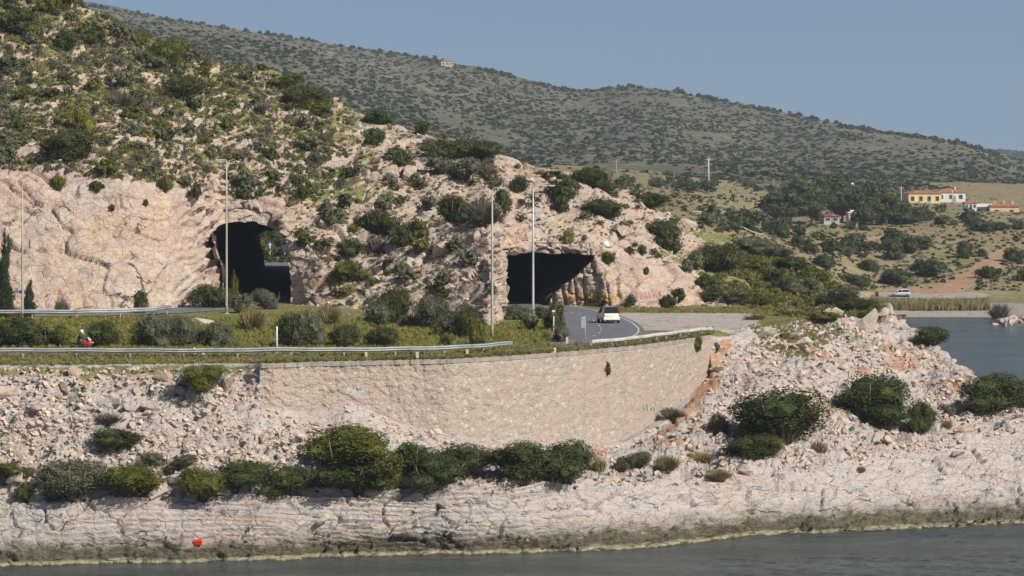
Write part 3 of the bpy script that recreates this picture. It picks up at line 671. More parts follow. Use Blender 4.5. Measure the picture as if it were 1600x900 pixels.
# ================================================================ PLANTS
def lobes_for(kind, r):
    L = []
    if kind in 'DOGY':
        n = r.integers(6, 11)
        for i in range(n):
            a = 2 * math.pi * (i + r.random() * .7) / n; q = .10 + .30 * r.random(); rad = .15 + .17 * r.random()
            L.append((q * math.cos(a), q * math.sin(a), .10 + .6 * r.random() * (1.2 - 1.3 * q), rad, rad * (1.0 + .25 * r.random())))
        L.append((.16 * r.normal(), .1 * r.normal(), .52 + .1 * r.random(), .27, .28)); L.append((.16 * r.normal(), .1 * r.normal(), .5 + .1 * r.random(), .25, .27)); L.append((0, 0, .3, .33, .32))
    elif kind == 'C':
        for i in range(12):
            t = i / 11; L.append((.08 * r.normal(), .08 * r.normal(), .08 + .82 * t, .30 * (1 - t) ** .7 + .09, .12))
    elif kind == 'T':
        for i in range(13):
            a = 2.4 * i + r.random(); q = .30 * math.sqrt(r.random()) ; L.append((q * math.cos(a), q * math.sin(a), .24 + .58 * r.random() * (1.25 - 1.3 * q), .16 + .09 * r.random(), .12 + .06 * r.random()))
        L.append((0, 0, .8, .17, .15))
    return L
def leaves(C, Nn, size, r, asp=.55):
    n = len(C)
    R = r.normal(size=(n, 3)); nn = Nn * .75 + .75 * R / np.linalg.norm(R, axis=1, keepdims=True); nn /= np.linalg.norm(nn, axis=1, keepdims=True)
    q = r.normal(size=(n, 3)); u = np.cross(nn, q); u /= np.linalg.norm(u, axis=1, keepdims=True); v = np.cross(nn, u)
    s = (size * (.55 + .9 * r.random(n)))[:, None]
    V = np.stack([C - u * s, C - v * s * asp, C + u * s, C + v * s * asp], 1).reshape(-1, 3)
    return V, np.arange(4 * n).reshape(n, 4)
def blades(n, r, spread=.5, h=1.0, w=.02, dome=True):
    a = r.random(n) * 2 * math.pi; q = spread * np.sqrt(r.random(n)); b = np.stack([q * .35 * np.cos(a), q * .35 * np.sin(a), 0 * a - .12], 1)
    hh = h * (.55 + .45 * r.random(n)) * (np.sqrt(np.clip(1 - (q / spread) ** 2 * .75, .1, 1)) if dome else 1)
    tip = np.stack([q * np.cos(a) + .05 * r.normal(size=n), q * np.sin(a) + .05 * r.normal(size=n), hh], 1)
    d = np.stack([-np.sin(a + r.normal(size=n)), np.cos(a + r.normal(size=n)), 0 * a], 1) * w
    mid = (b + tip) * .5 + np.stack([0 * a, 0 * a, .1 * hh], 1)
    V = np.stack([b - d * .6, b + d * .6, mid + d, tip, mid - d], 1)
    V4 = np.stack([b, mid + d, tip, mid - d], 1).reshape(-1, 3)
    return V4, np.arange(4 * n).reshape(n, 4)
def ico_arr():
    bm = bmesh.new(); bmesh.ops.create_icosphere(bm, subdivisions=2, radius=1); bm.verts.index_update()
    v = np.array([x.co[:] for x in bm.verts]); f = np.array([[q.index for q in x.verts] for x in bm.faces]); bm.free(); return v, f
ICO_V, ICO_F = ico_arr()
def plant_arrays(kind, seed, nleaf, leaf):
    r = np.random.default_rng(seed)
    if kind in 'PR':
        Va, Fa = blades(int(nleaf * .55), r, .5, .95, leaf * .42)
        n = int(nleaf * .45); d = r.normal(size=(n, 3)); d /= np.linalg.norm(d, axis=1, keepdims=True); d[:, 2] = np.abs(d[:, 2]) * .9 - .12
        C = d * np.array([.46, .46, .8]) * (.55 + .45 * r.random(n))[:, None]
        Vb, Fb = leaves(C, d, leaf * .8, r, .35)
        return np.vstack([Va, Vb]), np.vstack([Fa, Fb + len(Va)])
    L = lobes_for(kind, r); Vs, Fs, o = [], [], 0
    ar = np.array([l[3] ** 2 for l in L]); ar = ar / ar.sum()
    for l, a in zip(L, ar):
        n = max(8, int(nleaf * a)); d = r.normal(size=(n, 3)); d /= np.linalg.norm(d, axis=1, keepdims=True)
        rr = np.where(r.random(n) < .68, .86 + .24 * r.random(n), .35 + .5 * r.random(n))
        # tufted: leaves gather in sprays
        k = max(8, n // 5); sp = r.normal(size=(k, 3)); sp /= np.linalg.norm(sp, axis=1, keepdims=True)
        pick = r.integers(0, k, n); d = sp[pick] + d * .22; d /= np.linalg.norm(d, axis=1, keepdims=True); rr = rr + .10 * (r.random(k)[pick] - .45) + (r.random(n) < .05) * r.random(n) * .32
        C = np.array(l[:3]) + d * rr[:, None] * np.array([l[3], l[3], l[4]])
        keep = C[:, 2] > (-.34 if kind in 'DOGY' else .03); C, d = C[keep], d[keep]
        V_, F_ = leaves(C, d, leaf, r); Vs.append(V_); Fs.append(F_ + o); o += len(V_)
        cv = ICO_V * np.array([l[3], l[3], l[4]]) * (.64 if nleaf > 1000 else .6); cv = cv * (1 + .2 * r.normal(size=(len(cv), 1))) + np.array(l[:3])
        Vs.append(cv); Fs.append(np.concatenate([ICO_F, ICO_F[:, :1]], 1) + o); o += len(cv)   # inner mass of twigs and leaves
    V_ = np.vstack(Vs)
    V_[:, :2] /= np.percentile(np.abs(V_[:, :2]), 98.5) * 2; V_[:, 2] /= np.percentile(V_[:, 2], 99)
    return V_, np.vstack(Fs)
def plant_mesh(name, kind, seed, nleaf, leaf):
    V_, F_ = plant_arrays(kind, seed, nleaf, leaf)
    if nleaf > 1000:
        T3 = F_[F_[:, 3] == F_[:, 0]]; F4 = F_[F_[:, 3] != F_[:, 0]]
        if len(T3): F4 = np.vstack([F4, np.stack([T3[:, 0], T3[:, 1], T3[:, 2], T3[:, 2]], 1)])
        tri = np.concatenate([F4[:, :3], F4[F4[:, 2] != F4[:, 3]][:, [0, 2, 3]]]); return mesh_np(name, V_, tri, LEAF[kind], False)
    me = bpy.data.meshes.new(name); fl = []
    for f in F_.tolist(): fl.append(f[:3] if f[3] == f[0] else f)
    me.from_pydata(V_.tolist(), [], fl); me.materials.append(LEAF[kind]); me.update()
    return me
PROTO = {}
def proto(kind, size, i):
    """size: 0 far/small, 1 medium, 2 large foreground"""
    key = (kind, size, i)
    if key not in PROTO:
        n, l = {0: (420, .075), 1: (3000, .032), 2: (13000, .0175)}[size]
        if kind in 'PR': n, l = {0: (260, .05), 1: (700, .035), 2: (1500, .024)}[size]
        PROTO[key] = plant_mesh('foliage', kind, 1000 + ord(kind) * 31 + size * 7 + i * 101, n, l)
    return PROTO[key]
def stem_mesh():
    b = MB(); r = random.Random(4)
    for k in range(13):
        a = k * 1.7; e = .30 + .16 * r.random(); t = (e * math.cos(a), e * math.sin(a), .45 + .5 * r.random())
        b.tube([(.03 * math.cos(a), .03 * math.sin(a), -.3), (t[0] * .4, t[1] * .4, .12), (t[0] * .8 + .03 * r.random(), t[1] * .8, .36), t], [.022, .018, .012, .006], 6)
    return b.mesh('stem', M_BARK)
STEM = stem_mesh()
CNT = [0]
NAMES = dict(D='shrub', O='shrub', G='shrub', P='dry_shrub', R='dry_shrub', Y='shrub')
CATS = dict(D='shrub', O='shrub', G='shrub', P='dry shrub', R='dry shrub', Y='shrub')
def put_plant(p, w, h, kind, label, group=None, size=1, parts=False, rz=None):
    CNT[0] += 1; i = CNT[0] % (4 if size else 5)
    rz = random.random() * 6.28 if rz is None else rz
    me = proto(kind, size, i); sc = (w, w * (.85 + .2 * random.random()), h * 1.02)
    if parts:
        t = thing(NAMES[kind], label, CATS[kind], p, rz, group); t.scale = sc; t.rotation_euler = (random.gauss(0, .09), random.gauss(0, .09), rz)
        link('foliage', me, t); link('stem', STEM, t); return t
    o = link(NAMES[kind], me, None, p); o.rotation_euler = (0, 0, rz); o.scale = sc
    return tag(o, label, CATS[kind], group)
def py_lim(y): return y > 590
def shrub(px, yb, w, h, kind, label=None, group=None, size=1, parts=True, trees=None):
    hit = at(px, yb - (.04 if w > 40 else .08) * h, trees)
    if hit is None: return None
    D = hit[0].y; w = w * (1.12 if w > 60 and py_lim(yb) else 1); return put_plant(hit[0] - Vector((0, 0, .02)), w / F * D, h / F * D * ((.68 if py_lim(yb) else .8) if w > 40 else 1), kind, label, group, size, parts)

FG = [  # foreground, along the top of the pale shore rock
 (545, 738, 145, 92, 'O', 'largest olive green shrub, tallest mound in the row below the stone wall'),
 (560, 765, 120, 62, 'D', 'dark shrub pressed against the foot of the largest olive shrub'),
 (604, 766, 52, 44, 'Y', 'yellow-green shrub tucked at the lower right of the largest olive shrub'),
 (648, 742, 78, 66, 'D', 'dark shrub with rounded peak just right of the yellow-green one'),
 (680, 758, 84, 62, 'D', 'low dark shrub between two dark ones, its foot on the pale shelf'),
 (722, 742, 92, 62, 'D', 'smooth dark dome of a shrub beneath the middle of the stone wall'),
 (818, 750, 92, 78, 'D', 'left half of the broad dark thicket against the foot of the stone wall'),
 (886, 748, 92, 76, 'D', 'right half of the broad dark thicket against the foot of the stone wall'),
 (455, 774, 82, 62, 'D', 'round dark shrub standing left of the largest olive shrub'),
 (382, 756, 84, 48, 'D', 'wide low dark shrub on the shelf between the round one and a gap of stones'),
 (318, 774, 86, 56, 'O', 'green mat of a shrub overhanging the red patch on the shore rock'),
 (290, 727, 56, 22, 'G', 'small grey shrub behind the green mat at the top of the shelf'),
 (208, 776, 112, 66, 'O', 'broad bright olive shrub, third from the left end of the shore row'),
 (112, 772, 110, 70, 'G', 'grey-green thicket between pale tufts and the broad bright olive shrub'),
 (232, 729, 46, 30, 'G', 'pale rounded grey bush above the broad bright olive shrub'),
 (82, 782, 44, 28, 'G', 'little grey bush at the lip of the pale shelf'),
 (22, 752, 62, 36, 'O', 'pale olive tuft at the left end of the shore row'),
 (42, 784, 34, 28, 'D', 'small dark bush low on the shelf near the left end of the shore row'),
 (180, 698, 64, 38, 'D', 'lone blue-dark shrub in the middle of the rubble slope'),
 (172, 661, 56, 26, 'P', 'grey twiggy shrub directly above the lone blue-dark one on the rubble'),
 (314, 606, 76, 48, 'O', 'bright olive shrub hanging over the edge where the rubble meets the road'),
 (1222, 690, 152, 106, 'D', 'biggest dark shrub on the right-hand rubble headland'),
 (1180, 718, 78, 50, 'D', 'dark shrub at the lower left foot of the biggest headland shrub'),
 (1206, 704, 42, 36, 'R', 'straw-coloured bush in front of the biggest headland shrub'),
 (1365, 655, 108, 92, 'D', 'tall dark shrub high on the headland beside the bay'),
 (1385, 668, 80, 50, 'D', 'dark skirt of shrub below the tall one on the headland'),
 (1440, 677, 44, 66, 'D', 'narrow upright dark shrub, rightmost of the headland clump'),
 (1120, 682, 34, 33, 'G', 'small green bush beside the orange earth track'),
 (1042, 734, 46, 40, 'R', 'taller straw bush by the foot of the orange earth track'),
 (1000, 729, 48, 32, 'G', 'grey-green bush left of the taller straw bush'),
 (973, 738, 28, 22, 'G', 'tiny round green bush on a stalk above the layered rock'),
 (1098, 723, 50, 28, 'R', 'straw bush, upper of two below the orange earth track'),
 (1120, 749, 56, 28, 'R', 'straw bush, lower of two, on the layered rock'),
 (1050, 653, 46, 27, 'P', 'dry bush growing against the lower right corner of the stone wall'),
 (1556, 640, 104, 70, 'D', 'dark shrub filling the right edge above the water'),
 (1592, 640, 70, 52, 'O', 'olive shrub cut by the right edge of the view'),
 (1455, 540, 60, 34, 'D', 'dark shrub peeping over the headland crest before the bay'),
 (1498, 566, 62, 36, 'D', 'second dark shrub over the crest, lower towards the bay'),
 (1483, 652, 20, 18, 'G', 'small green bush among rubble right of the headland clump'),
 (1480, 670, 22, 16, 'R', 'tiny dry tuft below the small green bush on the headland'),
 (1279, 709, 36, 24, 'R', 'dry tuft at the right foot of the biggest headland shrub'),
 (1345, 738, 20, 12, 'R', 'tiny tuft on bare pink rock of the headland'),
 (938, 738, 30, 28, 'R', 'dry bush at the right end of the broad dark thicket'),
]
for t in FG:
    big = t[2] > 70; shrub(t[0], t[1], t[2], t[3], t[4], t[5], 'shrubs along the rocky shore', 2 if t[2] > 40 else 1, True, [T_A])
MEDIAN = [
 (22, 549, 74, 44, 'D', 'dark hedge-like shrub behind the barrier at the left edge'), (68, 548, 40, 30, 'D', 'second dark shrub behind the barrier, near the left edge'), (97, 548, 42, 29, 'O', 'olive shrub behind the barrier, just left of the motorcyclist'), (156, 547, 52, 34, 'D', 'dark shrub just right of the motorcyclist'),
 (240, 548, 70, 46, 'G', 'large grey-green shrub on the grass between the roads'), (283, 548, 60, 42, 'G', 'grey-green shrub right of the largest grey-green one'), (345, 548, 56, 34, 'G', 'low green shrub under the pale boulder'),
 (455, 546, 62, 44, 'D', 'dark shrub right of the short white post'), (478, 546, 54, 50, 'G', 'tall grey-green shrub right of the short white post'), (540, 546, 62, 30, 'D', 'dark low shrub, left of a pair behind the barrier'), (596, 546, 58, 26, 'D', 'dark low shrub, right of a pair behind the barrier'),
 (395, 516, 52, 38, 'R', 'straw-grey shrub on the grass under the west tunnel'), (515, 508, 52, 36, 'R', 'straw-grey shrub at the foot of the orange rock'), (612, 506, 62, 50, 'D', 'rounded dark shrub at the foot of the slope between the tunnels'),
 (590, 510, 40, 30, 'G', 'grey shrub left of the rounded dark one between the tunnels'), (672, 515, 66, 42, 'G', 'wide grey-green shrub between the tunnels'), (640, 512, 40, 22, 'P', 'dry low shrub between two green ones under the slope'), (708, 526, 60, 32, 'G', 'grey-green shrub near the slanting lamp base'), (725, 530, 46, 46, 'D', 'dark shrub left of the middle lamp post'),
 (745, 548, 30, 42, 'O', 'olive shrub at the barrier under the middle lamp post'), (699, 552, 22, 18, 'O', 'small bright shrub growing through the barrier'),
 (330, 482, 74, 30, 'D', 'green shrub at the left foot of the west tunnel mouth'), (377, 490, 36, 26, 'G', 'grey-green shrub right of the lamp at the west tunnel'), (418, 484, 46, 26, 'G', 'low silvery shrub across the west tunnel mouth'), (539, 478, 20, 18, 'D', 'small round dark shrub at the foot of the orange rock'), (366, 470, 14, 40, 'O', 'slim olive shrub against the dark of the west tunnel'),
 (868, 518, 34, 42, 'D', 'dark shrub by the road sign on the bend'), (846, 498, 26, 13, 'D', 'dark shrub beside the lamp at the east tunnel'), (808, 500, 40, 16, 'G', 'grey shrub in the left corner of the east tunnel mouth'), (830, 516, 26, 18, 'G', 'small grey bush on the verge inside the bend'), (876, 536, 27, 22, 'G', 'spiky little bush on the tip of the verge'), (855, 532, 22, 18, 'R', 'dry tuft on the tip of the verge'),
 (986, 482, 22, 14, 'D', 'small bush at the foot of the rock with red graffiti'), (1043, 484, 26, 18, 'D', 'small bush at the right end of the roadside rock wall'),
 (945, 480, 30, 12, 'G', 'low green mat at the foot of the roadside rock wall'), (1120, 548, 10, 8, 'G', 'tiny tuft at the right end of the stone wall'),
]
for t in MEDIAN:
    hgt = t[3]; hit = at(t[0], min(t[1], 543 if t[0] < 760 else t[1]) - 1, [T_A])
    if hit is None: continue
    D = hit[0].y; put_plant(hit[0], t[2] / F * D, (hgt + 4) / F * D, t[4], t[5], 'shrubs on the verges of the roads', 1 if t[2] < 45 else 2, True)
HILL = [
 (110, 251, 88, 54, 'D', 'big dark shrub at the top of the left cliff'), (127, 209, 44, 52, 'Y', 'bright yellow-green young pine-like shrub on the upper left slope'), (285, 156, 74, 46, 'D', 'dark rounded shrub high on the left slope'), (255, 106, 84, 50, 'O', 'olive shrub on the skyline of the left slope'),
 (22, 52, 56, 46, 'D', 'dark shrub at the top left corner'), (188, 168, 62, 34, 'P', 'purple-grey dry shrub above the bright yellow-green one'), (210, 163, 42, 26, 'D', 'small dark shrub right of the purple-grey dry one'), (450, 134, 54, 24, 'O', 'olive shrub breaking the skyline above the west tunnel'), (478, 172, 72, 44, 'D', 'dark shrub under the skyline above the west tunnel'), (500, 182, 50, 30, 'O', 'olive shrub right under the skyline, beside a dark one'),
 (588, 192, 46, 26, 'D', 'dark shrub on the skyline right of the bare rocks'), (586, 229, 33, 26, 'D', 'round shrub standing alone on bare tilted slabs'), (622, 256, 50, 30, 'D', 'round dark shrub below the tilted slabs'), (702, 248, 92, 34, 'D', 'dark shrub, left part of the big thicket above the middle'), (752, 246, 80, 30, 'D', 'dark shrub, right part of the big thicket above the middle'), (694, 272, 50, 34, 'G', 'grey-green shrub under the big thicket'), (728, 280, 56, 38, 'G', 'second grey-green shrub under the big thicket'), (762, 278, 44, 34, 'P', 'brown dry shrub at the right end of the big thicket'),
 (800, 236, 36, 20, 'D', 'dark shrub on the skyline right of the big thicket'), (708, 346, 68, 46, 'D', 'dark shrub left of a brown one on the spur between the tunnels'), (755, 350, 66, 58, 'P', 'big brown dry shrub on the spur between the tunnels'), (786, 330, 28, 32, 'D', 'dark shrub hugging the middle lamp post top'),
 (592, 366, 70, 44, 'D', 'big dark green shrub halfway up between the tunnels'), (626, 386, 38, 30, 'D', 'smaller dark shrub right of the big one halfway up'), (546, 402, 50, 34, 'D', 'dark shrub left of the brown dry one above the orange rock'), (550, 438, 62, 36, 'O', 'olive patch of shrub on the orange rock'), (588, 392, 44, 34, 'P', 'brown dry shrub in the middle of the dark ones'), (520, 352, 40, 26, 'G', 'grey-green shrub above the west tunnel pillar'),
 (810, 302, 26, 26, 'D', 'dark shrub left of the east lamp head'), (868, 280, 42, 16, 'D', 'flat dark shrub above the east lamp head'), (882, 312, 58, 38, 'D', 'dark shrub right of the east lamp head'), (925, 296, 76, 38, 'D', 'dark shrub on the skyline above the east tunnel'), (942, 338, 66, 32, 'D', 'long dark shrub sloping down above the east tunnel'), (876, 331, 24, 24, 'D', 'small dark shrub behind the east lamp post'), (890, 382, 22, 22, 'Y', 'yellow-green tuft on the lip of the east tunnel'), (948, 410, 24, 16, 'D', 'dark tuft under the white bundle beside the east tunnel'),
 (1038, 372, 54, 34, 'D', 'dark shrub, upper half of the clump right of the east tunnel'), (1046, 392, 40, 34, 'D', 'dark shrub, lower half of the clump right of the east tunnel'), (1118, 422, 72, 46, 'D', 'rounded dark shrub where the rock ends and grass begins'), (1140, 404, 44, 28, 'D', 'dark shrub behind the rounded one at the end of the rock'), (1084, 418, 34, 24, 'G', 'grey shrub left of the rounded one at the end of the rock'), (1060, 344, 30, 22, 'D', 'dark shrub on the skyline right of the east tunnel'), (1012, 322, 64, 24, 'D', 'dark shrub behind the crest right of the east tunnel'),
 (984, 398, 16, 12, 'D', 'small round tuft right of the white bundle'), (1003, 398, 20, 14, 'D', 'second small round tuft right of the white bundle'), (1010, 430, 10, 12, 'D', 'little tuft halfway up the roadside rock wall'), (227, 322, 9, 10, 'D', 'tiny tuft clinging to the crack in the left cliff'), (174, 330, 11, 10, 'D', 'tiny tuft in the middle of the left cliff'), (308, 308, 20, 22, 'D', 'dark tuft on the brow left of the west tunnel'), (258, 300, 26, 24, 'O', 'olive tuft on the brow above the left cliff'), (92, 298, 22, 22, 'O', 'olive tuft below the top of the left cliff'), (150, 298, 26, 14, 'D', 'dark tuft on a ledge of the left cliff'),
]
for t in HILL: shrub(*t[:6], 'shrubs on the rocky hill', 1 if t[2] < 60 else 2, True, [T_B])
# plants in the stone wall
def wallplant(px, py, w, h, kind, label):
    D = float(wall_D(px)) - .15; o = put_plant(Vector(W(px, D, y=py + h * .5)), w / F * D, h / F * D, kind, label, None, 1, False)
wallplant(949, 576, 13, 20, 'D', 'small green plant growing out of the stone wall face')
wallplant(1088, 538, 22, 24, 'O', 'trailing plant hanging over the right end of the stone wall top')
BANK = [(1160, 390, 80, 22, 'G'), (1205, 400, 60, 24, 'G'), (1235, 425, 66, 28, 'D'), (1178, 420, 50, 24, 'O'), (1150, 470, 56, 20, 'G'), (1195, 480, 60, 22, 'O'), (1250, 462, 76, 36, 'G'), (1300, 478, 80, 32, 'G'), (1345, 492, 66, 30, 'D'), (1275, 440, 50, 26, 'O'), (1225, 456, 40, 20, 'D'), (1320, 462, 50, 22, 'G'), (1110, 470, 36, 22, 'D'), (1100, 452, 34, 22, 'D'), (1240, 494, 60, 18, 'R'), (1180, 500, 46, 14, 'R'), (1060, 470, 26, 18, 'D'), (1360, 502, 40, 20, 'O'), (1290, 500, 50, 16, 'O'), (1210, 440, 36, 18, 'D')]
for t in BANK:
    shrub(*t, {'D': 'dark shrub in the unbroken thicket on the bank left of the bay', 'G': 'grey-green shrub in the thicket on the bank left of the bay', 'O': 'olive shrub in the thicket on the bank left of the bay', 'R': 'straw-coloured bush at the foot of the bank left of the bay'}[t[4]], 'thicket on the bank left of the bay', 2 if t[2] > 50 else 1, True, [T_B, T_A])
# ---- the many small shrubs of the slope
def inside(px, py, poly):
    c = False; n = len(poly)
    for i in range(n):
        (x0, y0), (x1, y1) = poly[i], poly[(i + 1) % n]
        if (y0 > py) != (y1 > py) and px < x0 + (py - y0) * (x1 - x0) / (y1 - y0): c = not c
    return c
def sample(poly, n, trees, minz=-1, rnd=random):
    x0, x1 = min(p[0] for p in poly), max(p[0] for p in poly); y0, y1 = min(p[1] for p in poly), max(p[1] for p in poly); out = []; tr = 0
    while len(out) < n and tr < n * 14:
        tr += 1; px, py = rnd.uniform(x0, x1), rnd.uniform(y0, y1)
        if not inside(px, py, poly): continue
        h = at(px, py, trees)
        if h is not None and h[1].z > minz: out.append((px, py, h[0], h[1]))
    return out
SL_L = [(-20, -20), (130, 0), (250, 62), (430, 118), (520, 150), (520, 290), (440, 330), (330, 300), (280, 290), (0, 265), (-20, 265)]
SL_M = [(520, 150), (600, 180), (690, 220), (790, 240), (800, 330), (775, 420), (760, 500), (620, 490), (520, 480), (470, 400), (460, 330)]
SL_R = [(800, 240), (880, 272), (960, 290), (1060, 340), (1150, 390), (1120, 450), (1070, 420), (950, 390), (810, 380)]
QUEUE = []
def scatter(poly, n, kinds, lab, grp, lo, hi, trees=[T_B], size=0, asp=(.5, .8)):
    for px, py, p, nn in sample(poly, n, trees, .25):
        k = random.choice(kinds); w = random.uniform(lo, hi) * random.uniform(.7, 1.15)
        QUEUE.append((w / p.y, p, w, w * random.uniform(*asp), k, lab[k], grp, size))
def labs(where): return dict(D='small dark green shrub ' + where, G='small grey-green shrub ' + where, O='small olive shrub ' + where, P='small dry purple-grey shrub ' + where, R='small straw-coloured tuft ' + where)
scatter(SL_L, 185, 'DGGGGOPPR', labs('among rocks on the left slope above the cliff'), 'small shrubs on the left slope', 1.1, 2.6)
scatter([(-20, 0), (130, 6), (250, 66), (250, 110), (100, 80), (-20, 60)], 15, 'DGOG', labs('near the left skyline'), 'small shrubs near the left skyline', 2.0, 3.6, size=1)
scatter(SL_M, 105, 'DGGGOPR', labs('among rocks between the two tunnels'), 'small shrubs between the tunnels', .9, 2.2)
scatter(SL_R, 40, 'DGGP', labs('on the bare rock above the east tunnel'), 'small shrubs above the east tunnel', .7, 1.6)
# ---- ground cover, beyond counting
def merged(name, pts, make, mat_kinds, label):
    """pts: list of (pos, w, h, kind) ; one mesh per call"""
    protos = {}; Vs, Fs, M_, o = [], [], [], 0; ks = sorted(set(p[3] for p in pts))
    for p, w, h, k in pts:
        i = random.randrange(6)
        if (k, i) not in protos: protos[(k, i)] = make(k, i)
        V_, F_ = protos[(k, i)]; a = random.random() * 6.28; c, s = math.cos(a), math.sin(a)
        Q = np.stack([(V_[:, 0] * c - V_[:, 1] * s) * w, (V_[:, 0] * s + V_[:, 1] * c) * w, V_[:, 2] * h], 1) + np.array(p)
        Vs.append(Q); Fs.append(F_ + o); M_.append(np.full(len(F_), ks.index(k))); o += len(Q)
    me = mesh_np(name, np.vstack(Vs), np.vstack(Fs), None, False, None, [LEAF[k] for k in ks], np.concatenate(M_))
    return tag(link(name, me), label, 'ground cover', None, 'stuff')
def tuft(k, i):
    r = np.random.default_rng(300 + i + ord(k) * 5)
    if k in 'RPYH' : return blades(16, r, .5, 1.0, .06)
    n = 34; d = r.normal(size=(n, 3)); d /= np.linalg.norm(d, axis=1, keepdims=True); d[:, 2] = np.abs(d[:, 2]); C = d * np.array([.45, .45, .75]) * (.6 + .4 * r.random(n))[:, None]
    return leaves(C, d, .17, r)
pts = []
for poly, n, lo, hi in ((SL_L, 7500, .3, 1.0), (SL_M, 2000, .25, .75), (SL_R, 500, .25, .6)):
    for px, py, p, nn in sample(poly, n, [T_B], .35):
        w = random.uniform(lo, hi); pts.append((p, w, w * .6, random.choice('GGGGOPPRRH')))
merged('undergrowth', pts, tuft, None, 'patchy low grey-green undergrowth between rocks of the hill')
pts = []
for poly, n, lo, hi, ks in (([(-10, 496), (340, 496), (480, 490), (700, 512), (870, 500), (860, 545), (760, 552), (0, 552)], 8000, .18, .5, 'HHHHRY'), ([(0, 549), (400, 549), (700, 548), (800, 546), (920, 536), (920, 552), (800, 558), (420, 568), (0, 572)], 3600, .15, .42, 'RHHPR'), ([(900, 540), (1115, 512), (1115, 524), (910, 550)], 700, .12, .35, 'RRP'), ([(940, 476), (1060, 484), (1160, 480), (1300, 492), (1290, 500), (1160, 490), (960, 488)], 900, .15, .45, 'RHR'),
                         ([(1130, 400), (1180, 380), (1300, 440), (1390, 492), (1290, 498), (1150, 480), (1110, 450)], 2600, .25, .7, 'RHOG'), ([(1170, 510), (1290, 492), (1320, 520), (1260, 560), (1200, 550)], 1100, .1, .35, 'HRR')):
    for px, py, p, nn in sample(poly, n, [T_A, T_B], .5):
        if 865 < px < 1010 and 488 < py < 538 and ks != 'RRP': continue
        w = random.uniform(lo, hi); pts.append((p, w * 1.2, w, random.choice(ks)))
for _ in range(1500):
    px = random.uniform(406, 1110); D = float(wall_D(px)) + random.uniform(.35, 1.6); w = random.uniform(.12, .4); pts.append((Vector(W(px, D, z=13.0)), w * 1.3, w, random.choice('RHHPO')))
merged('grass', pts, tuft, None, 'rough olive and straw grass on the verges and bank')
pts = []
for poly, n in (([(0, 690), (500, 690), (900, 745), (1100, 735), (1100, 760), (500, 772), (0, 790)], 420), ([(1120, 600), (1300, 500), (1500, 600), (1600, 650), (1300, 720), (1130, 700)], 160), ([(0, 580), (400, 580), (420, 640), (0, 700)], 160)):
    for px, py, p, nn in sample(poly, n, [T_A], .3):
        w = random.uniform(.2, .6); pts.append((p, w, w * .6, random.choice('GGRRDO')))
merged('undergrowth', pts, tuft, None, 'scattered low tufts among the shore rubble')
# ---- far scrub
def puff(k, i):
    r = np.random.default_rng(800 + i + ord(k)); n = 16; d = r.normal(size=(n, 3)); d /= np.linalg.norm(d, axis=1, keepdims=True); d[:, 2] = np.abs(d[:, 2]); C = d * np.array([.32, .32, .5]) * (.5 + .5 * r.random(n))[:, None]
    return leaves(C, d, .3, r, .7)
pts = []
ridge = [(px, y) for px, y in RG if -50 < px < 1650]
far_poly = [(-40, -25)] + ridge + [(1640, 330), (1000, 330), (500, 200), (100, 20)]
for px, py, p, nn in sample(far_poly, 17000, [T_H]):
    if float(fbm(np.array([[p.x, p.y * .6, p.z * 2]]), 60, 3, 930)[0]) + random.gauss(0, .16) < -.2: continue
    w = random.uniform(1.6, 5.2) * random.uniform(.7, 1.1); pts.append((p - Vector((0, 0, .3)), w, w * random.uniform(.45, .75), random.choice('DDDG')))
for px, y in [(random.uniform(0, 1560), 0) for _ in range(420)]:
    yr = float(np.interp(px, *zip(*RG))); h_ = at(px, yr + random.uniform(.5, 5), [T_H])
    if h_: w = random.uniform(3, 7); pts.append((h_[0], w, w * random.uniform(.6, 1.0), 'D'))
T_Q = BVHTree.FromPolygons(PQ.reshape(-1, 3).tolist(), grid_faces(*PQ.shape[:2]).tolist())
for px, py, p, nn in sample([(1380, 232), (1640, 228), (1640, 262), (1380, 262)], 1500, [T_Q]):
    w = random.uniform(4, 10); pts.append((p, w, w * .6, random.choice('DDDG')))
for _ in range(5200):      # the flanks the near hill hides from the road bend
    q = PH[random.randrange(4, 210), random.randrange(0, 300)]
    if q[1] > 1120 and py_of(q) > np.interp(px_of(q), [0, 600, 1000], [30, 190, 290]): w = random.uniform(2, 5.5); pts.append((Vector(q), w, w * .6, random.choice('DDDG')))
merged('scrub', pts, puff, None, 'dark scrub speckling the far hills')
pts = []
PL = [(930, 290), (1200, 290), (1600, 330), (1600, 455), (1400, 450), (1330, 455), (1200, 400), (1080, 345)]
for px, py, p, nn in sample(PL, 2100, [T_M], .3):
    if 384 < py < 456 and abs(px - np.interp(py, [380, 395, 410, 425, 440, 455], [1600, 1565, 1552, 1530, 1505, 1470])) < np.interp(py, [380, 455], [9, 24]): continue
    w = random.uniform(.5, 1.9); pts.append((p, w, w * .6, random.choice('GGDORP')))
for _ in range(2600):
    x, y = random.uniform(-110, 60), random.uniform(345, 900); g_ = drop(x * y / 400, y, [T_B, T_M])
    if g_ and CX + F * g_.x / g_.y < 1150: w = random.uniform(.6, 2.6); pts.append((g_, w, w * .65, random.choice('GGDORP')))
merged('scrub', pts, puff, None, 'low scrub scattered over the plain beyond the bay')
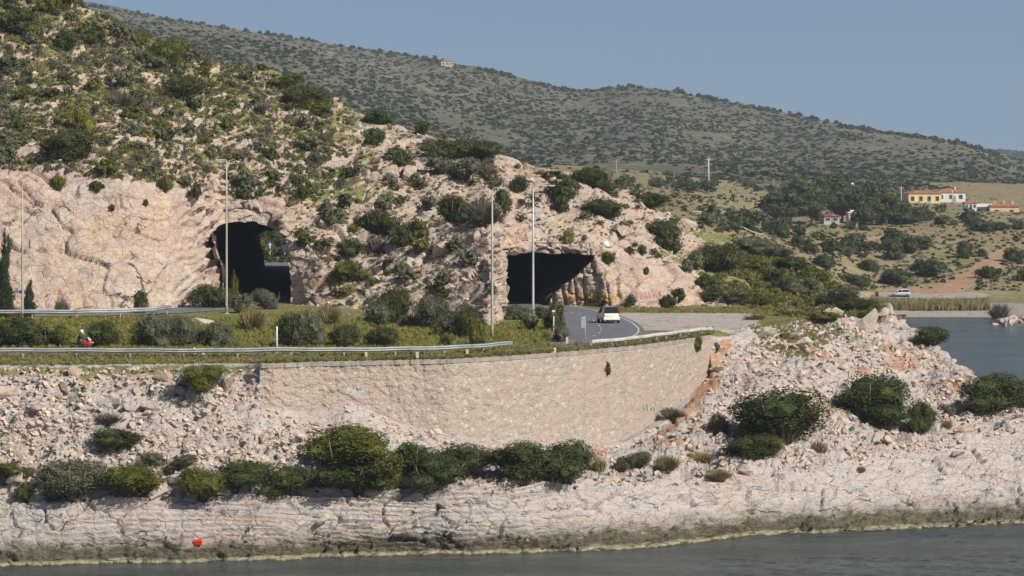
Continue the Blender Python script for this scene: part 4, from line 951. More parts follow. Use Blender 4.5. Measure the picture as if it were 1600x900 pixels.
MID = [(1250, 389, 30, 18), (1268, 398, 26, 16), (1322, 398, 40, 20), (1352, 394, 16, 14), (1398, 408, 34, 30), (1420, 398, 30, 26), (1440, 390, 52, 24), (1508, 406, 30, 26), (1536, 402, 16, 12), (1452, 430, 54, 28), (1582, 411, 40, 22), (1398, 444, 60, 26), (1335, 446, 60, 20), (1545, 436, 40, 18), (1220, 372, 34, 18), (1290, 420, 40, 20), (1360, 425, 36, 18), (1390, 436, 24, 14), (1598, 440, 26, 18), (1470, 352, 30, 14), (1530, 362, 40, 16), (1560, 360, 36, 12), (1592, 360, 22, 14), (1415, 350, 50, 18), (1380, 350, 30, 16), (1302, 358, 12, 10), (1440, 345, 40, 18), (1326, 360, 22, 8), (1350, 360, 18, 8)]
for t in MID: shrub(*t, 'D', 'round dark shrub on the dry slope across the bay', 'shrubs on the slope across the bay', 1, False, [T_M])
for poly, n in (([(950, 280), (1180, 285), (1200, 300), (960, 296)], 30), ([(1390, 326), (1480, 330), (1500, 345), (1600, 347), (1600, 356), (1390, 350)], 22), ([(1380, 296), (1412, 300), (1410, 320), (1380, 318)], 5), ([(1080, 340), (1190, 345), (1220, 366), (1120, 362)], 26), ([(1240, 360), (1420, 385), (1400, 430), (1260, 400)], 16)):
    scatter(poly, n, 'DDDG', dict(D='dark shrub in the scrub belt in front of the far hill', G='greyish shrub in the scrub belt in front of the far hill'), 'scrub belt in front of the far hill', 2.2, 5.5, [T_M], 0, (.5, .75))
QUEUE.sort(key=lambda q: -q[0]); NSH = sum(1 for o in bpy.data.objects if o.get('category') == 'shrub'); REST = []
for q in QUEUE:
    if q[4] in 'DGO':
        if NSH >= 292: REST.append((q[1], q[2], q[3], q[4])); continue
        NSH += 1
    put_plant(*q[1:4], *q[4:7], q[7], False)
def bushlet(k, i):
    return plant_arrays(k, 4000 + i, 300, .085)
merged('scrub', REST, bushlet, None, 'many little shrubs dotted over hill and plain')
# reeds between beach and parking ground
pts = []
for _ in range(2600):
    px = random.uniform(1362, 1546); D = random.uniform(553, 562); x = (px - CX) / F * D; g = drop(x, D, [T_M])
    if g: pts.append((g, random.uniform(.5, 1.0), random.uniform(1.4, 2.3), random.choice('RRRRPR')))
merged('reeds', pts, tuft, None, 'strip of tan reeds behind the far beach')
# trees
def tree(px, yb, w, h, kind, label, group=None, trees=None, name='pine_tree', trunk_h=.45, size=1, cat='tree'):
    hit = at(px, yb, trees)
    if hit is None: return
    D = hit[0].y; kx = 1.25 if kind == 'T' else 1.0; t = thing(name, label, cat, hit[0], random.random() * 6, group); t.scale = (w * kx / F * D,) * 2 + (h * 1.1 / F * D,)
    link('crown', proto(kind, size, CNT[0] % 4), t); CNT[0] += 1
    link('trunk', TRUNK[kind], t)
def trunk_mesh(top):
    b = MB(); b.tube([(0, 0, -.05), (.012, .01, top * .5), (-.01, .0, top)], [.045, .034, .02], 8)
    for k in range(6):
        a = 2.1 * k; b.tube([(0, 0, top * (.55 + .07 * k)), (.16 * math.cos(a), .16 * math.sin(a), top * (.8 + .07 * k)), (.26 * math.cos(a), .26 * math.sin(a), top * (.95 + .07 * k))], [.016, .011, .005], 6)
    return b.mesh('trunk', M_BARK)
TRUNK = dict(T=trunk_mesh(.62), C=trunk_mesh(.7), D=trunk_mesh(.5))
for i, (px, yb, w, h) in enumerate([(1212, 345, 44, 40), (1236, 352, 46, 48), (1258, 338, 50, 52), (1282, 330, 44, 46), (1304, 328, 44, 50), (1268, 352, 40, 34), (1316, 348, 36, 44), (1345, 352, 44, 50), (1362, 342, 42, 50), (1338, 330, 34, 38), (1384, 352, 46, 42), (1372, 352, 36, 40), (1402, 350, 40, 30), (1246, 322, 36, 34), (1352, 356, 36, 30), (1224, 352, 36, 30), (1296, 324, 40, 36)]):
    tree(px, yb, w, h, 'T', 'bushy pine in the grove beyond the plain, left of the orange houses', 'pines of the grove beyond the plain', [T_M])
tree(8, 497, 26, 112, 'C', 'tall slim cypress at the left edge in front of the cliff', None, [T_A], 'cypress_tree', size=2)
tree(46, 497, 24, 50, 'C', 'short cypress in front of the cliff beside the blue sign', None, [T_A], 'cypress_tree', size=2)
tree(219, 490, 26, 32, 'D', 'small round-headed tree against the foot of the left cliff', None, [T_A], 'tree', size=1)
tree(1458, 492, 46, 28, 'P', 'bare grey tree on the far beach beside the reeds', None, [T_M], 'bare_tree', size=1) if False else None
t_ = at(1562, 497, [T_M])
if t_ is not None:
    D = t_[0].y; t = thing('bare_tree', 'leafless grey tree by the far point of the bay', 'tree', t_[0]); t.scale = (46 / F * D, 46 / F * D, 32 / F * D); link('crown', proto('P', 1, 2), t); link('trunk', TRUNK['D'], t)
shrub(97, 492, 30, 32, 'P', 'leafless grey bush leaning on the foot of the left cliff', None, 1, True, [T_A])
shrub(28, 496, 34, 20, 'R', 'reddish dry bush between the two cypresses', None, 1, True, [T_A])

# ================================================================ LOOSE ROCK
def rock_arr(seed, flat=.75):
    r = random.Random(seed); bm = bmesh.new()
    for i in range(13):
        v = Vector((r.gauss(0, 1), r.gauss(0, 1), r.gauss(0, 1))).normalized() * r.uniform(.75, 1.1); bm.verts.new((v.x * 1.1, v.y * .85, v.z * flat))
    g = bmesh.ops.convex_hull(bm, input=bm.verts[:]); bmesh.ops.delete(bm, geom=[e for e in g['geom_interior'] if isinstance(e, bmesh.types.BMVert)], context='VERTS')
    bmesh.ops.triangulate(bm, faces=bm.faces[:]); bmesh.ops.recalc_face_normals(bm, faces=bm.faces); bm.verts.index_update()
    V_ = np.array([v.co[:] for v in bm.verts]) * .5; F_ = np.array([[v.index for v in f.verts] for f in bm.faces]); bm.free(); return V_, F_
ROCKS = [rock_arr(900 + i, .5 + .35 * (i % 3) / 2) for i in range(24)]
def rubble(name, specs, label):
    Vs, Fs, Ts, o = [], [], [], 0
    for poly, n, lo, hi, trees in specs:
        S_ = sample(poly, n, trees, .05); Nz = fbm(np.array([q[2][:] for q in S_]), 3.2, 3, 960)
        for (px, py, p, nn), nz in zip(S_, Nz):
            if nz < random.gauss(-.12, .1): continue
            s = lo * (hi / lo) ** (random.random() ** 3.6) * (1 + .6 * max(0, nz)); V_, F_ = ROCKS[random.randrange(24)]
            R = np.array(Matrix.Rotation(random.random() * 6.28, 3, 'Z') @ Matrix.Rotation(random.gauss(0, .5), 3, 'X') @ Matrix.Rotation(random.gauss(0, .5), 3, 'Y'))
            Q = (V_ * s) @ R.T + np.array(p + nn * s * .12); Vs.append(Q); Fs.append(F_ + o); Ts.append(np.full(len(Q), random.random())); o += len(Q)
    me = mesh_np(name, np.vstack(Vs), np.vstack(Fs), M_RUBBLE, False, dict(tint=np.concatenate(Ts)))
    return tag(link(name, me), label, 'rubble', None, 'stuff')
R1 = [(-10, 576), (150, 574), (390, 574), (425, 632), (500, 645), (545, 628), (640, 664), (760, 692), (770, 712), (500, 745), (280, 740), (-10, 765)]
R2 = [(430, 740), (600, 690), (760, 700), (920, 695), (1040, 660), (1110, 620), (1180, 740), (900, 765), (620, 775), (430, 785)]
R3 = [(1118, 560), (1180, 520), (1290, 490), (1410, 503), (1450, 535), (1520, 605), (1600, 642), (1600, 672), (1480, 700), (1300, 735), (1200, 742), (1120, 700), (1075, 650)]
rubble('rubble', [(R1, 10000, .07, .62, [T_A])], 'broken pink limestone rubble on the slope below the left road')
rubble('rubble', [(R2, 2200, .10, .7, [T_A])], 'loose stones along the foot of the stone wall')
rubble('rubble', [(R3, 12000, .07, .66, [T_A])], 'broken pink limestone rubble covering the right headland')
rubble('rubble', [([(0, 780), (1600, 690), (1600, 760), (900, 800), (0, 820)], 420, .1, .35, [T_A]), (SL_M, 420, .12, .5, [T_B]), (SL_L, 320, .12, .5, [T_B]), (SL_R, 350, .12, .45, [T_B]), ([(760, 470), (800, 500), (790, 530), (700, 520), (640, 500), (470, 485), (440, 470)], 350, .1, .4, [T_A, T_B])], 'scattered stones lying on the hill and shore')
def rock_mesh(seed, sub=3):
    bm = bmesh.new(); V_, F_ = rock_arr(seed, .72)
    vs = [bm.verts.new(v * 2) for v in V_.tolist() and [Vector(q) for q in V_]]
    for f in F_: bm.faces.new([vs[i] for i in f])
    bmesh.ops.bevel(bm, geom=bm.edges[:], offset=.05, segments=1, affect='EDGES', profile=.6, clamp_overlap=True)
    bmesh.ops.triangulate(bm, faces=bm.faces[:]); bmesh.ops.subdivide_edges(bm, edges=bm.edges[:], cuts=2, use_grid_fill=True)
    P = np.array([v.co[:] for v in bm.verts]); n = .07 * fbm(P + seed, .7, 4, seed) + .03 * fbm(P + seed, .2, 3, seed + 1)
    for v, k in zip(bm.verts, n): v.co *= (1 + k) * .5
    me = bpy.data.meshes.new('boulder'); bm.to_mesh(me); bm.free(); me.materials.append(M_BOULDER)
    return me
BM_ = [rock_mesh(40 + i) for i in range(9)]
BC = [0]
def boulder(p, s, label, group=None, rot=None, sink=.18, sc=None):
    me = BM_[BC[0] % 9]; BC[0] += 1; o = link('boulder', me, None, Vector(p) + Vector((0, 0, s * (.28 - sink))))
    o.rotation_euler = rot or (random.gauss(0, .4), random.gauss(0, .4), random.random() * 6.28); o.scale = sc or (s, s * random.uniform(.7, 1), s * random.uniform(.6, .95))
    return tag(o, label, 'boulder', group)
BL = [(1196, 524, 26, 'pale block perched at the end of the stone wall'), (1290, 497, 30, 'angular slab on the crest of the headland'), (1308, 496, 28, 'upright pointed slab on the headland crest'), (1276, 496, 20, 'leaning pale splinter of rock on the crest'), (1352, 518, 50, 'largest grey block below the headland crest'), (1378, 503, 36, 'flat-topped brown-sided block on the crest by the bay'), (1232, 527, 22, 'white slab lying in the grass on the headland'), (1255, 540, 26, 'white slab sliding down the headland grass'),
 (1126, 578, 20, 'cream stone at the edge of the orange track'), (1376, 653, 26, 'reddish rounded boulder in front of the tall headland shrub'), (1412, 688, 30, 'rounded boulder at the foot of the headland clump'), (1520, 640, 26, 'boulder on the skyline end of the headland'), (1495, 710, 22, 'orange boulder on the flat right-hand slabs'), (1540, 630, 24, 'boulder beside the dark shrub at the right edge'), (1388, 692, 22, 'dark-sided boulder under the headland clump'),
 (1165, 742, 26, 'block beside the lower straw bush'), (502, 816, 24, 'white squared block alone on the lower shelf'), (688, 790, 26, 'reddish block on the middle of the shelf'), (635, 757, 20, 'white stone under the yellow-green shrub'), (668, 751, 16, 'white stone at the foot of a dark shrub'), (565, 758, 20, 'stone at the foot of the dark shrub'), (245, 772, 34, 'pink block at the right foot of the broad olive shrub'), (275, 752, 30, 'pale boulder in the gap between olive shrubs'), (262, 735, 20, 'smaller pale boulder in the gap between olive shrubs'), (25, 752, 26, 'pink boulder near the left end of the shore row'), (385, 757, 30, 'stone heap piece behind the wide low dark shrub'), (345, 772, 26, 'pink stone right of the green mat shrub'), (410, 690, 24, 'slab in the rubble left of the largest olive shrub'),
 (155, 628, 30, 'oval stone in the upper rubble'), (182, 632, 20, 'squarish stone right of the oval one'), (255, 592, 24, 'pale stone near the road edge of the rubble'), (288, 596, 28, 'cracked pale block near the olive edge shrub'), (118, 585, 24, 'pale pointed stone at the top of the rubble'), (352, 604, 30, 'slanting slab right of the olive edge shrub'), (8, 616, 34, 'rust-brown slab at the left edge of the rubble'), (60, 640, 26, 'stone low in the left rubble'), (100, 610, 24, 'reddish stone high in the left rubble'), (235, 640, 26, 'large stone in the middle of the left rubble'),
 (1055, 472, 20, 'white stone right of the roadside rock wall'), (1150, 470, 22, 'pair-like white stone by the grassy bank'), (640, 280, 30, 'pale split boulder above the dark shrub between the tunnels'), (690, 400, 44, 'overhanging slab boulder on the spur between the tunnels'), (560, 384, 40, 'wedge of pale rock beside the dark shrub'), (828, 283, 14, 'white stone above the east tunnel'), (862, 282, 18, 'second white stone above the east tunnel'), (1030, 368, 22, 'white rock beside the clump right of the east tunnel'), (972, 366, 26, 'white-grey rock left of the clump right of the east tunnel'), (1075, 352, 22, 'grey stone on the crest right of the east tunnel')]
for px, py, w, lab in BL:
    h_ = at(px, py)
    if h_: boulder(h_[0], w / F * h_[0].y * 1.5, lab)
h_ = at(318, 507, [T_A]); D = h_[0].y
boulder(h_[0], 1, 'big smooth grey boulder on the grass below the west tunnel', None, (.1, .35, .3), .12, (52 / F * D, 36 / F * D, 34 / F * D))
for poly, n, lab, g, lo, hi in ((R1, 40, 'pink limestone boulder in the rubble below the left road', 'boulders in the left rubble', .6, 1.3), (R3, 44, 'pink limestone boulder in the headland rubble', 'boulders in the headland rubble', .6, 1.4), (R2, 34, 'stone boulder in the litter below the wall', 'boulders below the wall', .5, 1.1), (SL_M, 26, 'pale boulder lying on the slope between the tunnels', 'boulders between the tunnels', .6, 1.6), (SL_L, 26, 'pale boulder lying on the left slope', 'boulders on the left slope', .6, 1.7)):
    for px, py, p, nn in sample(poly, n, [T_A, T_B], .2): boulder(p, random.uniform(lo, hi) * random.uniform(.7, 1.1), lab, g)
# ================================================================ ROADS
def asphalt():
    m, nt, b = newmat('asphalt'); N = NT(nt); p = N.pos()
    c = N.ramp(N.noise(p, .6, 6, .6), [(.3, (.115, .117, .125)), (.7, (.165, .165, .17))])
    c = N.mix(N.ramp(N.noise(N.scalevec(p, (.5, .12, 1)), .8, 5, .7), [(.55, (0, 0, 0)), (.7, (.5,) * 3)]), c, (.21, .205, .20))
    N.l(c, b.inputs['Base Color']); b.inputs['Roughness'].default_value = .8; N.l(N.bump(N.noise(p, 9, 4, .7), .3, .02), b.inputs['Normal']); return m
M_ASPH = asphalt(); M_LINE = plain('road_paint', (.62, .61, .57), .7, 0, .22, 1.5); M_KERBY = plain('kerb_paint', (.62, .46, .12), .7, 0, .2, 2)
def smooth_line(pts, n=120):
    P = np.array(pts, float); d = np.r_[0, np.cumsum(np.linalg.norm(np.diff(P, axis=0), axis=1))]; t = np.linspace(0, d[-1], n)
    Q = np.stack([np.interp(t, d, P[:, k]) for k in range(P.shape[1])], 1); k = np.exp(-.5 * (np.arange(-9, 10) / 4.) ** 2); k /= k.sum()
    for c in range(Q.shape[1]): Q[9:-9, c] = np.convolve(Q[:, c], k, 'valid')
    return Q
def gz(x, y): return float(bench_z(CX + F * x / y, y))
def ribbon(line, o0, o1, lift, m=8):
    T = np.gradient(line[:, :2], axis=0); T /= np.linalg.norm(T, axis=1, keepdims=True); Nn = np.stack([T[:, 1], -T[:, 0]], 1)
    rows = []
    for k in range(m + 1):
        o = o0 + (o1 - o0) * k / m; q = line[:, :2] + Nn * o
        z = np.array([gz(a, b) if b < 312 else gz(a, 312) for a, b in q]) + lift; rows.append(np.column_stack([q, z]))
    P = np.stack(rows); return P.reshape(-1, 3), grid_faces(*P.shape[:2])
def pxl(L): return [((p - CX) / F * D, D) for p, D in L]
LA = smooth_line(pxl([(-420, 222.8), (0, 222.8), (300, 223.2), (500, 224.2), (650, 226.2), (760, 229.5), (850, 235), (905, 241), (934, 249), (941, 258), (932, 270), (908, 284), (872, 296), (832, 306), (786, 317), (730, 330)]), 240)
LB = smooth_line(pxl([(-420, 269), (0, 269), (140, 269.5), (230, 272), (300, 279), (352, 287), (386, 296), (402, 310), (416, 345), (430, 390), (440, 420), (462, 450), (520, 480), (640, 510)]), 200)
EXIT_Z = 13.82
struct('road', mesh_np('road', *ribbon(LA, -3.8, 3.8, .06, 10), M_ASPH, True), 'asphalt road running along the stone wall and bending into the east tunnel', 'road')
struct('road', mesh_np('road', *ribbon(LB, -3.6, 3.6, .06, 10), M_ASPH, True), 'asphalt road under the left cliff leading through the west tunnel', 'road')
def cutl(L, a, b): n = len(L); return L[int(a * n):int(b * n)]
for nm, o in (('road_marking', 3.35), ('road_marking', -3.35)):
    struct(nm, mesh_np(nm, *ribbon(LA, o - .08, o + .08, .066, 1), M_LINE), 'worn white edge line on the road along the wall', 'road marking')
struct('road_marking', mesh_np('road_marking', *ribbon(LB, 3.1, 3.25, .066, 1), M_LINE), 'white edge line on the road to the west tunnel', 'road marking')
Vd, Fd, o_ = [], [], 0
for k in range(8, 236, 6):
    a_, f_ = ribbon(LA[k:k + 3], -.07, .07, .066, 1); Vd.append(a_); Fd.append(f_ + o_); o_ += len(a_)
struct('road_marking', mesh_np('road_marking', np.vstack(Vd), np.vstack(Fd), M_LINE), 'broken white centre line on the road along the wall', 'road marking')
kb = MB(); Lk = cutl(LA, .52, .66); T_ = np.gradient(Lk[:, :2], axis=0); T_ /= np.linalg.norm(T_, axis=1, keepdims=True); Nk = np.stack([T_[:, 1], -T_[:, 0]], 1)
prof = [(-3.82, 0), (-3.82, .16), (-3.98, .18), (-4.1, .18), (-4.1, 0)]
Vk = []
for q, n_ in zip(Lk, Nk):
    for o, hh in prof: s_ = q[:2] + n_ * o; Vk.append((s_[0], s_[1], gz(*s_) + hh))
kb.add(Vk, [(i * 5 + j, i * 5 + j + 1, i * 5 + 6 + j, i * 5 + 5 + j) for i in range(len(Lk) - 1) for j in range(4)]); ko = kb.build('kerb', M_KERBY); tag(ko, 'faded yellow kerb round the inside of the bend', 'kerb', None, 'structure')

# ================================================================ STONE WALL
def masonry():
    m, nt, b = newmat('wall_masonry'); N = NT(nt); p = N.pos()
    q = N.scalevec(p, (1, .6, 1.2))
    v = N.vor(q, 4.0); e = N.vor(q, 4.0, 'DISTANCE_TO_EDGE')
    sep = N.n('ShaderNodeSeparateColor'); N.l(v.outputs['Color'], sep.inputs[0])
    c = N.ramp(sep.outputs[0], [(0, (.33, .265, .215)), (.3, (.40, .33, .27)), (.55, (.38, .305, .25)), (.85, (.435, .365, .305)), (1, (.55, .49, .43))])
    big = N.noise(p, .25, 5, .6); c = N.mix(N.ramp(big, [(.48, (0, 0, 0)), (.62, (.75,) * 3)]), c, (.44, .325, .27))
    c = N.mix(N.ramp(N.noise(p, .5, 6, .7), [(.33, (.6,) * 3), (.45, (0, 0, 0))]), c, (.36, .32, .28))
    c = N.mix(N.ramp(N.noise(N.scalevec(p, (1.5, 1.5, .07)), 1.0, 5, .7), [(.56, (0, 0, 0)), (.68, (.6,) * 3)]), c, (.28, .24, .20))
    st = N.noise(N.scalevec(p, (1.2, 1.2, .12)), .9, 5, .7); c = N.mix(N.ramp(st, [(.55, (0, 0, 0)), (.72, (.5,) * 3)]), c, (.47, .42, .36))
    c = N.mix(N.ramp(e.outputs['Distance'], [(0, (.9,) * 3), (.10, (0, 0, 0))]), c, (.40, .335, .265))
    f = N.noise(p, 5, 5, .7); c = N.mix(N.ramp(f, [(.36, (.55,) * 3), (.5, (0, 0, 0))]), c, N.mix(.5, c, (.2, .16, .12)))
    N.l(c, b.inputs['Base Color']); b.inputs['Roughness'].default_value = .93; b.inputs['Specular IOR Level'].default_value = .15
    N.l(N.bump(N.noise(p, 6, 6, .7), .4, .06, N.bump(N.ramp(e.outputs['Distance'], [(0, (0, 0, 0)), (.22, (1, 1, 1))]), .5, .06)), b.inputs['Normal']); return m
M_WALL = masonry(); M_COPE = plain('wall_coping', (.36, .31, .26), .9, 0, .2, 1.2)
pw = np.linspace(406, 1113, 420); nv = 60; wD = wall_D(pw); wb = np.interp(pw, *zip(*WBASE)); zb = ZY(wb, wD) - 1.3
t_ = np.linspace(0, 1, nv)[:, None]; zz = zb[None, :] * (1 - t_) + (WZ - .28) * t_
PW = np.stack([(pw / F - CX / F)[None, :] * wD[None, :] + 0 * zz, wD[None, :] + 0 * zz, zz], -1)
n1, n2, ni = voro(PW * np.array([2.4, 1.5, 3.0]), 710)
PW[..., 1] -= .12 * (ni - .5) + .06 * sstep(0, .2, n2 - n1) + .10 * fbm(PW, 1.1, 3, 714) + .10 * fbm(PW, 4, 3, 711) - .02
PW[..., 1] -= .045 * (WZ - zz)  # slight batter
Vw = PW.reshape(-1, 3); Fw = grid_faces(nv, len(pw))
top = PW[-1].copy(); bk_ = top + np.array([0, .55, 0]); Vw = np.vstack([Vw, bk_]); o = nv * len(pw); n_ = len(pw)
Fw = np.vstack([Fw, [[(nv - 1) * n_ + i, (nv - 1) * n_ + i + 1, o + i + 1, o + i] for i in range(n_ - 1)]])
wt = thing('retaining_wall', 'long curved retaining wall of rough beige stone holding up the road', 'wall', tuple(PW[0, 210]))
wo = link('stonework', mesh_np('stonework', Vw - PW[0, 210], Fw, M_WALL), wt)
cb = MB(); Vc = []
for i in range(0, n_, 2):
    x, y, _ = top[i]; w_ = .02 * math.sin(i * .7)
    Vc += [(x, y - .07 + w_, WZ - .29), (x, y - .08 + w_, WZ + .01 + w_ + .06 * math.sin(i * 1.9) * math.sin(i * .37)), (x, y + .55, WZ + .03 + w_), (x, y + .56, WZ - .29)]
m_ = len(Vc) // 4; cb.add([tuple(np.array(v) - PW[0, 210]) for v in Vc], [(i * 4 + j, i * 4 + j + 1, i * 4 + 5 + j, i * 4 + 4 + j) for i in range(m_ - 1) for j in range(3)] + [(0, 1, 2, 3), (m_ * 4 - 4, m_ * 4 - 1, m_ * 4 - 2, m_ * 4 - 3)])
cb.build('coping', M_COPE, wt)
T_W = BVHTree.FromPolygons(Vw.tolist(), Fw.tolist())

# ================================================================ GRAFFITI (strokes of paint lying on the stone)
def graffiti(name, label, strokes, wid, mat, trees, lift=.03):
    b = MB(); org = None
    for s in strokes:
        hits = []
        for (x0, y0), (x1, y1) in zip(s[:-1], s[1:]):
            for t in np.arange(4) / 4:
                h = at(x0 + (x1 - x0) * t, y0 + (y1 - y0) * t, trees)
                if h: hits.append(h[0] - Vector((0, lift, 0)))
        if len(hits) < 3: continue
        if org is None: org = hits[0].copy()
        V_, F_ = [], []
        for i, p in enumerate(hits):
            d = (hits[min(i + 1, len(hits) - 1)] - hits[max(i - 1, 0)]); d = Vector((d.x, 0, d.z)); d = d.normalized() if d.length > 1e-6 else Vector((1, 0, 0))
            n = Vector((-d.z, 0, d.x)) * wid / 2; V_ += [p - org + n, p - org - n]
            if i: F_.append((2 * i - 2, 2 * i - 1, 2 * i + 1, 2 * i))
        b.add(V_, F_)
    if org is None: return
    o = link(name, b.mesh(name, mat), None, org); tag(o, label, 'graffiti')
PY, PR_, PWH, PG_, PB_ = (plain('paint_' + n, c, .7, 0, .25, 2) for n, c in (('yellow', (.60, .36, .04)), ('red', (.50, .26, .24)), ('white', (.62, .59, .54)), ('green', (.42, .44, .31)), ('blue', (.42, .52, .56))))
rs = random.Random(5)
def scrawl(x0, x1, y0, y1, n):
    out = []; x = x0; st = (x1 - x0) / n
    for k in range(n):
        out.append([(x + st * .1 + rs.uniform(-1, 1), y0 + rs.uniform(-1, 1)), (x + st * rs.uniform(.3, .7), y1 + rs.uniform(-1.5, 1)), (x + st * .8, y0 + (y1 - y0) * rs.uniform(.1, .6))]); 
        if rs.random() < .6: out.append([(x + st * .1, y0 + (y1 - y0) * .5), (x + st * .9, y0 + (y1 - y0) * rs.uniform(.3, .7))])
        x += st
    return out
graffiti('graffiti', 'row of yellow spray-painted letters on the rock beside the east tunnel', scrawl(886, 922, 458, 470, 6) + scrawl(920, 964, 462, 473, 9) + scrawl(890, 962, 464, 471, 7), .2, PY, [T_B])
graffiti('graffiti', 'faded red scrawl on the roadside rock right of the yellow letters', scrawl(988, 1034, 457, 468, 9) + scrawl(1000, 1036, 454, 466, 6), .09, PR_, [T_B])
graffiti('graffiti', 'white paint splash on the left part of the stone wall', scrawl(543, 570, 604, 617, 5) + scrawl(540, 556, 608, 614, 2), .20, PWH, [T_W], .05)
graffiti('graffiti', 'pale green scrawl low on the right part of the stone wall', scrawl(1004, 1026, 632, 644, 4), .14, PG_, [T_W], .05)
graffiti('graffiti', 'pale blue scrawl near the lower right corner of the stone wall', scrawl(1062, 1078, 624, 632, 3), .12, PB_, [T_W], .05)


# ================================================================ GUARD RAILS
M_RAIL = plain('galvanised_rail', (.40, .40, .385), .6, .15, .16, .8); M_RAILW = plain('white_rail', (.54, .53, .49), .6, 0, .16, 1.0); M_POST = plain('rail_post', (.42, .42, .40), .6, .2, .15, 2)
def guard_rail(label, pts, h, mat, step=4.0, beam=.34, name='guard_rail', double=False, trees=None, post_mat=None):
    P = np.array(pts, float); d = np.r_[0, np.cumsum(np.linalg.norm(np.diff(P, axis=0), axis=1))]; n = max(2, int(d[-1] / 1.0)); t = np.linspace(0, d[-1], n + 1)
    Q = np.stack([np.interp(t, d, P[:, k]) for k in (0, 1)], 1); G = [drop(x, y, trees) for x, y in Q]; Zs = np.array([g.z for g in G])
    kk_ = np.ones(5) / 5; Zs = np.convolve(np.pad(Zs, 2, mode='edge'), kk_, 'valid')
    o = Vector((Q[0][0], Q[0][1], Zs[0])); T = np.gradient(Q, axis=0); T /= np.linalg.norm(T, axis=1, keepdims=True); Nn = np.stack([T[:, 1], -T[:, 0]], 1)
    root = thing(name, label, 'guard rail', o)
    prof = [(0, 0), (.04, .05), (.09, .09), (.04, .15), (.015, .17), (.04, .19), (.09, .25), (.04, .29), (0, .34)] if not double else [(0, 0), (.08, .02), (.1, .1), (.1, .24), (.08, .32), (0, .34)]
    prof = [(a + 0, b * beam / .34) for a, b in prof]; front = prof + [(a - .03, b) for a, b in prof[::-1]]
    bm_ = MB(); V_ = []; m = len(front)
    for i, (q, n_) in enumerate(zip(Q, Nn)):
        wob = .02 * math.sin(i * 1.3)
        for a, b in front: V_.append((q[0] + n_[0] * a - o.x, q[1] + n_[1] * a - o.y, Zs[i] + h - beam + b + wob - o.z))
    bm_.add(V_, [(i * m + j, i * m + (j + 1) % m, (i + 1) * m + (j + 1) % m, (i + 1) * m + j) for i in range(len(Q) - 1) for j in range(m)] + [tuple(range(m)), tuple(range((len(Q) - 1) * m, len(Q) * m))])
    bm_.build('beam', mat, root)
    pm_ = MB(); pm_.box((0, 0, (h - .02) / 2 - .2), (.11, .13, h + .36)); pme = pm_.mesh('post', post_mat or M_POST)
    for s in np.arange(1.0, d[-1], step):
        i = int(s / d[-1] * n); p = link('post', pme, root, (Q[i][0] - Nn[i][0] * .1 - o.x, Q[i][1] - Nn[i][1] * .1 - o.y, Zs[i] - o.z)); p.rotation_euler = (0, 0, math.atan2(T[i][1], T[i][0]))
    return root
guard_rail('long grey steel barrier along the road above the rubble and wall', pxl([(-300, 218), (300, 218.2), (420, 218.4), (550, 219.6), (650, 221.2), (686, 222), (712, 222.8), (760, 225.2), (800, 228.4)]), .72, M_RAIL, 4, .33, trees=[T_A])
guard_rail('white slatted barrier along the right end of the stone wall', pxl([(924, 231.2), (980, 235.6), (1040, 242.5), (1090, 249.2), (1112, 252.2)]), .74, M_RAILW, 2.6, .26, double=True, trees=[T_A], post_mat=M_RAILW)
guard_rail('grey steel barrier along the upper road under the left cliff', pxl([(-300, 262), (120, 262.4), (190, 264), (240, 267), (268, 272)]), .85, M_RAIL, 4, .38, trees=[T_A])
guard_rail('thin pale barrier beside the distant road', [((1082 - CX) / F * 606, 606), ((1140 - CX) / F * 608, 608), ((1192 - CX) / F * 612, 612)], .8, M_RAILW, 6, .3, trees=[T_M])

# ================================================================ POSTS, LAMPS, SIGNS
M_GALV = plain('lamp_steel', (.55, .56, .55), .5, .3, .10, 1.2); M_BEIGE = plain('lamp_beige', (.44, .40, .33), .6, .1, .14, 1.0); M_GLASS = plain('lamp_lens', (.70, .70, .66), .25, 0, .05); M_CONC = plain('concrete', (.50, .46, .40), .9, 0, .15, 2)
M_WHITE = plain('white_paint', (.74, .74, .71), .5, 0, .08, 3); M_WOOD = plain('pole_wood', (.36, .31, .26), .9, 0, .2, 2); M_PALEPOST = plain('delineator_paint', (.66, .58, .36), .6, 0, .12, 3)
def lamp(px, yb, yt, arm, label, mat, trees=[T_A], parts_arm=True):
    h_ = at(px, yb, trees); p = h_[0]; D = p.y; H = (yb - yt) / F * D
    t = thing('street_lamp', label, 'street lamp', p)
    b = MB(); b.tube([(0, 0, -.3), (0, 0, 1.2), (0, 0, H * .55), (0, 0, H)], [.125, .12, .095, .062], 12); b.tube([(0, 0, -.2), (0, 0, .06)], .26, 10); b.box((0, -.12, 1.0), (.12, .06, .5)); b.build('pole', mat, t)
    a = arm / F * D
    c = MB(); c.tube([(0, 0, H - .1), (a * .12, 0, H + .08), (a * .5, 0, H + .16), (a, 0, H + .14)], [.06, .055, .045, .04], 8); c.build('arm', mat, t)
    hd = MB(); s = 1 if arm > 0 else -1; hd.box((a + s * .3, 0, H + .14), (.72, .26, .12), None, .05); lo = hd.build('lamp_head', M_GALV, t)
    ln = MB(); ln.box((a + s * .34, 0, H + .06), (.45, .2, .05), None, .02); ln.build('lens', M_GLASS, lo)
    return t, p, H
lamp(354, 490, 252, -4, 'tall beige lamp post beside the west tunnel mouth', M_BEIGE)
lamp(769, 529, 296, 11, 'lamp post in the middle, leaning spur of rock behind it', M_BEIGE)
lamp(833, 496, 292, 24, 'pale steel lamp post in front of the east tunnel mouth', M_GALV)
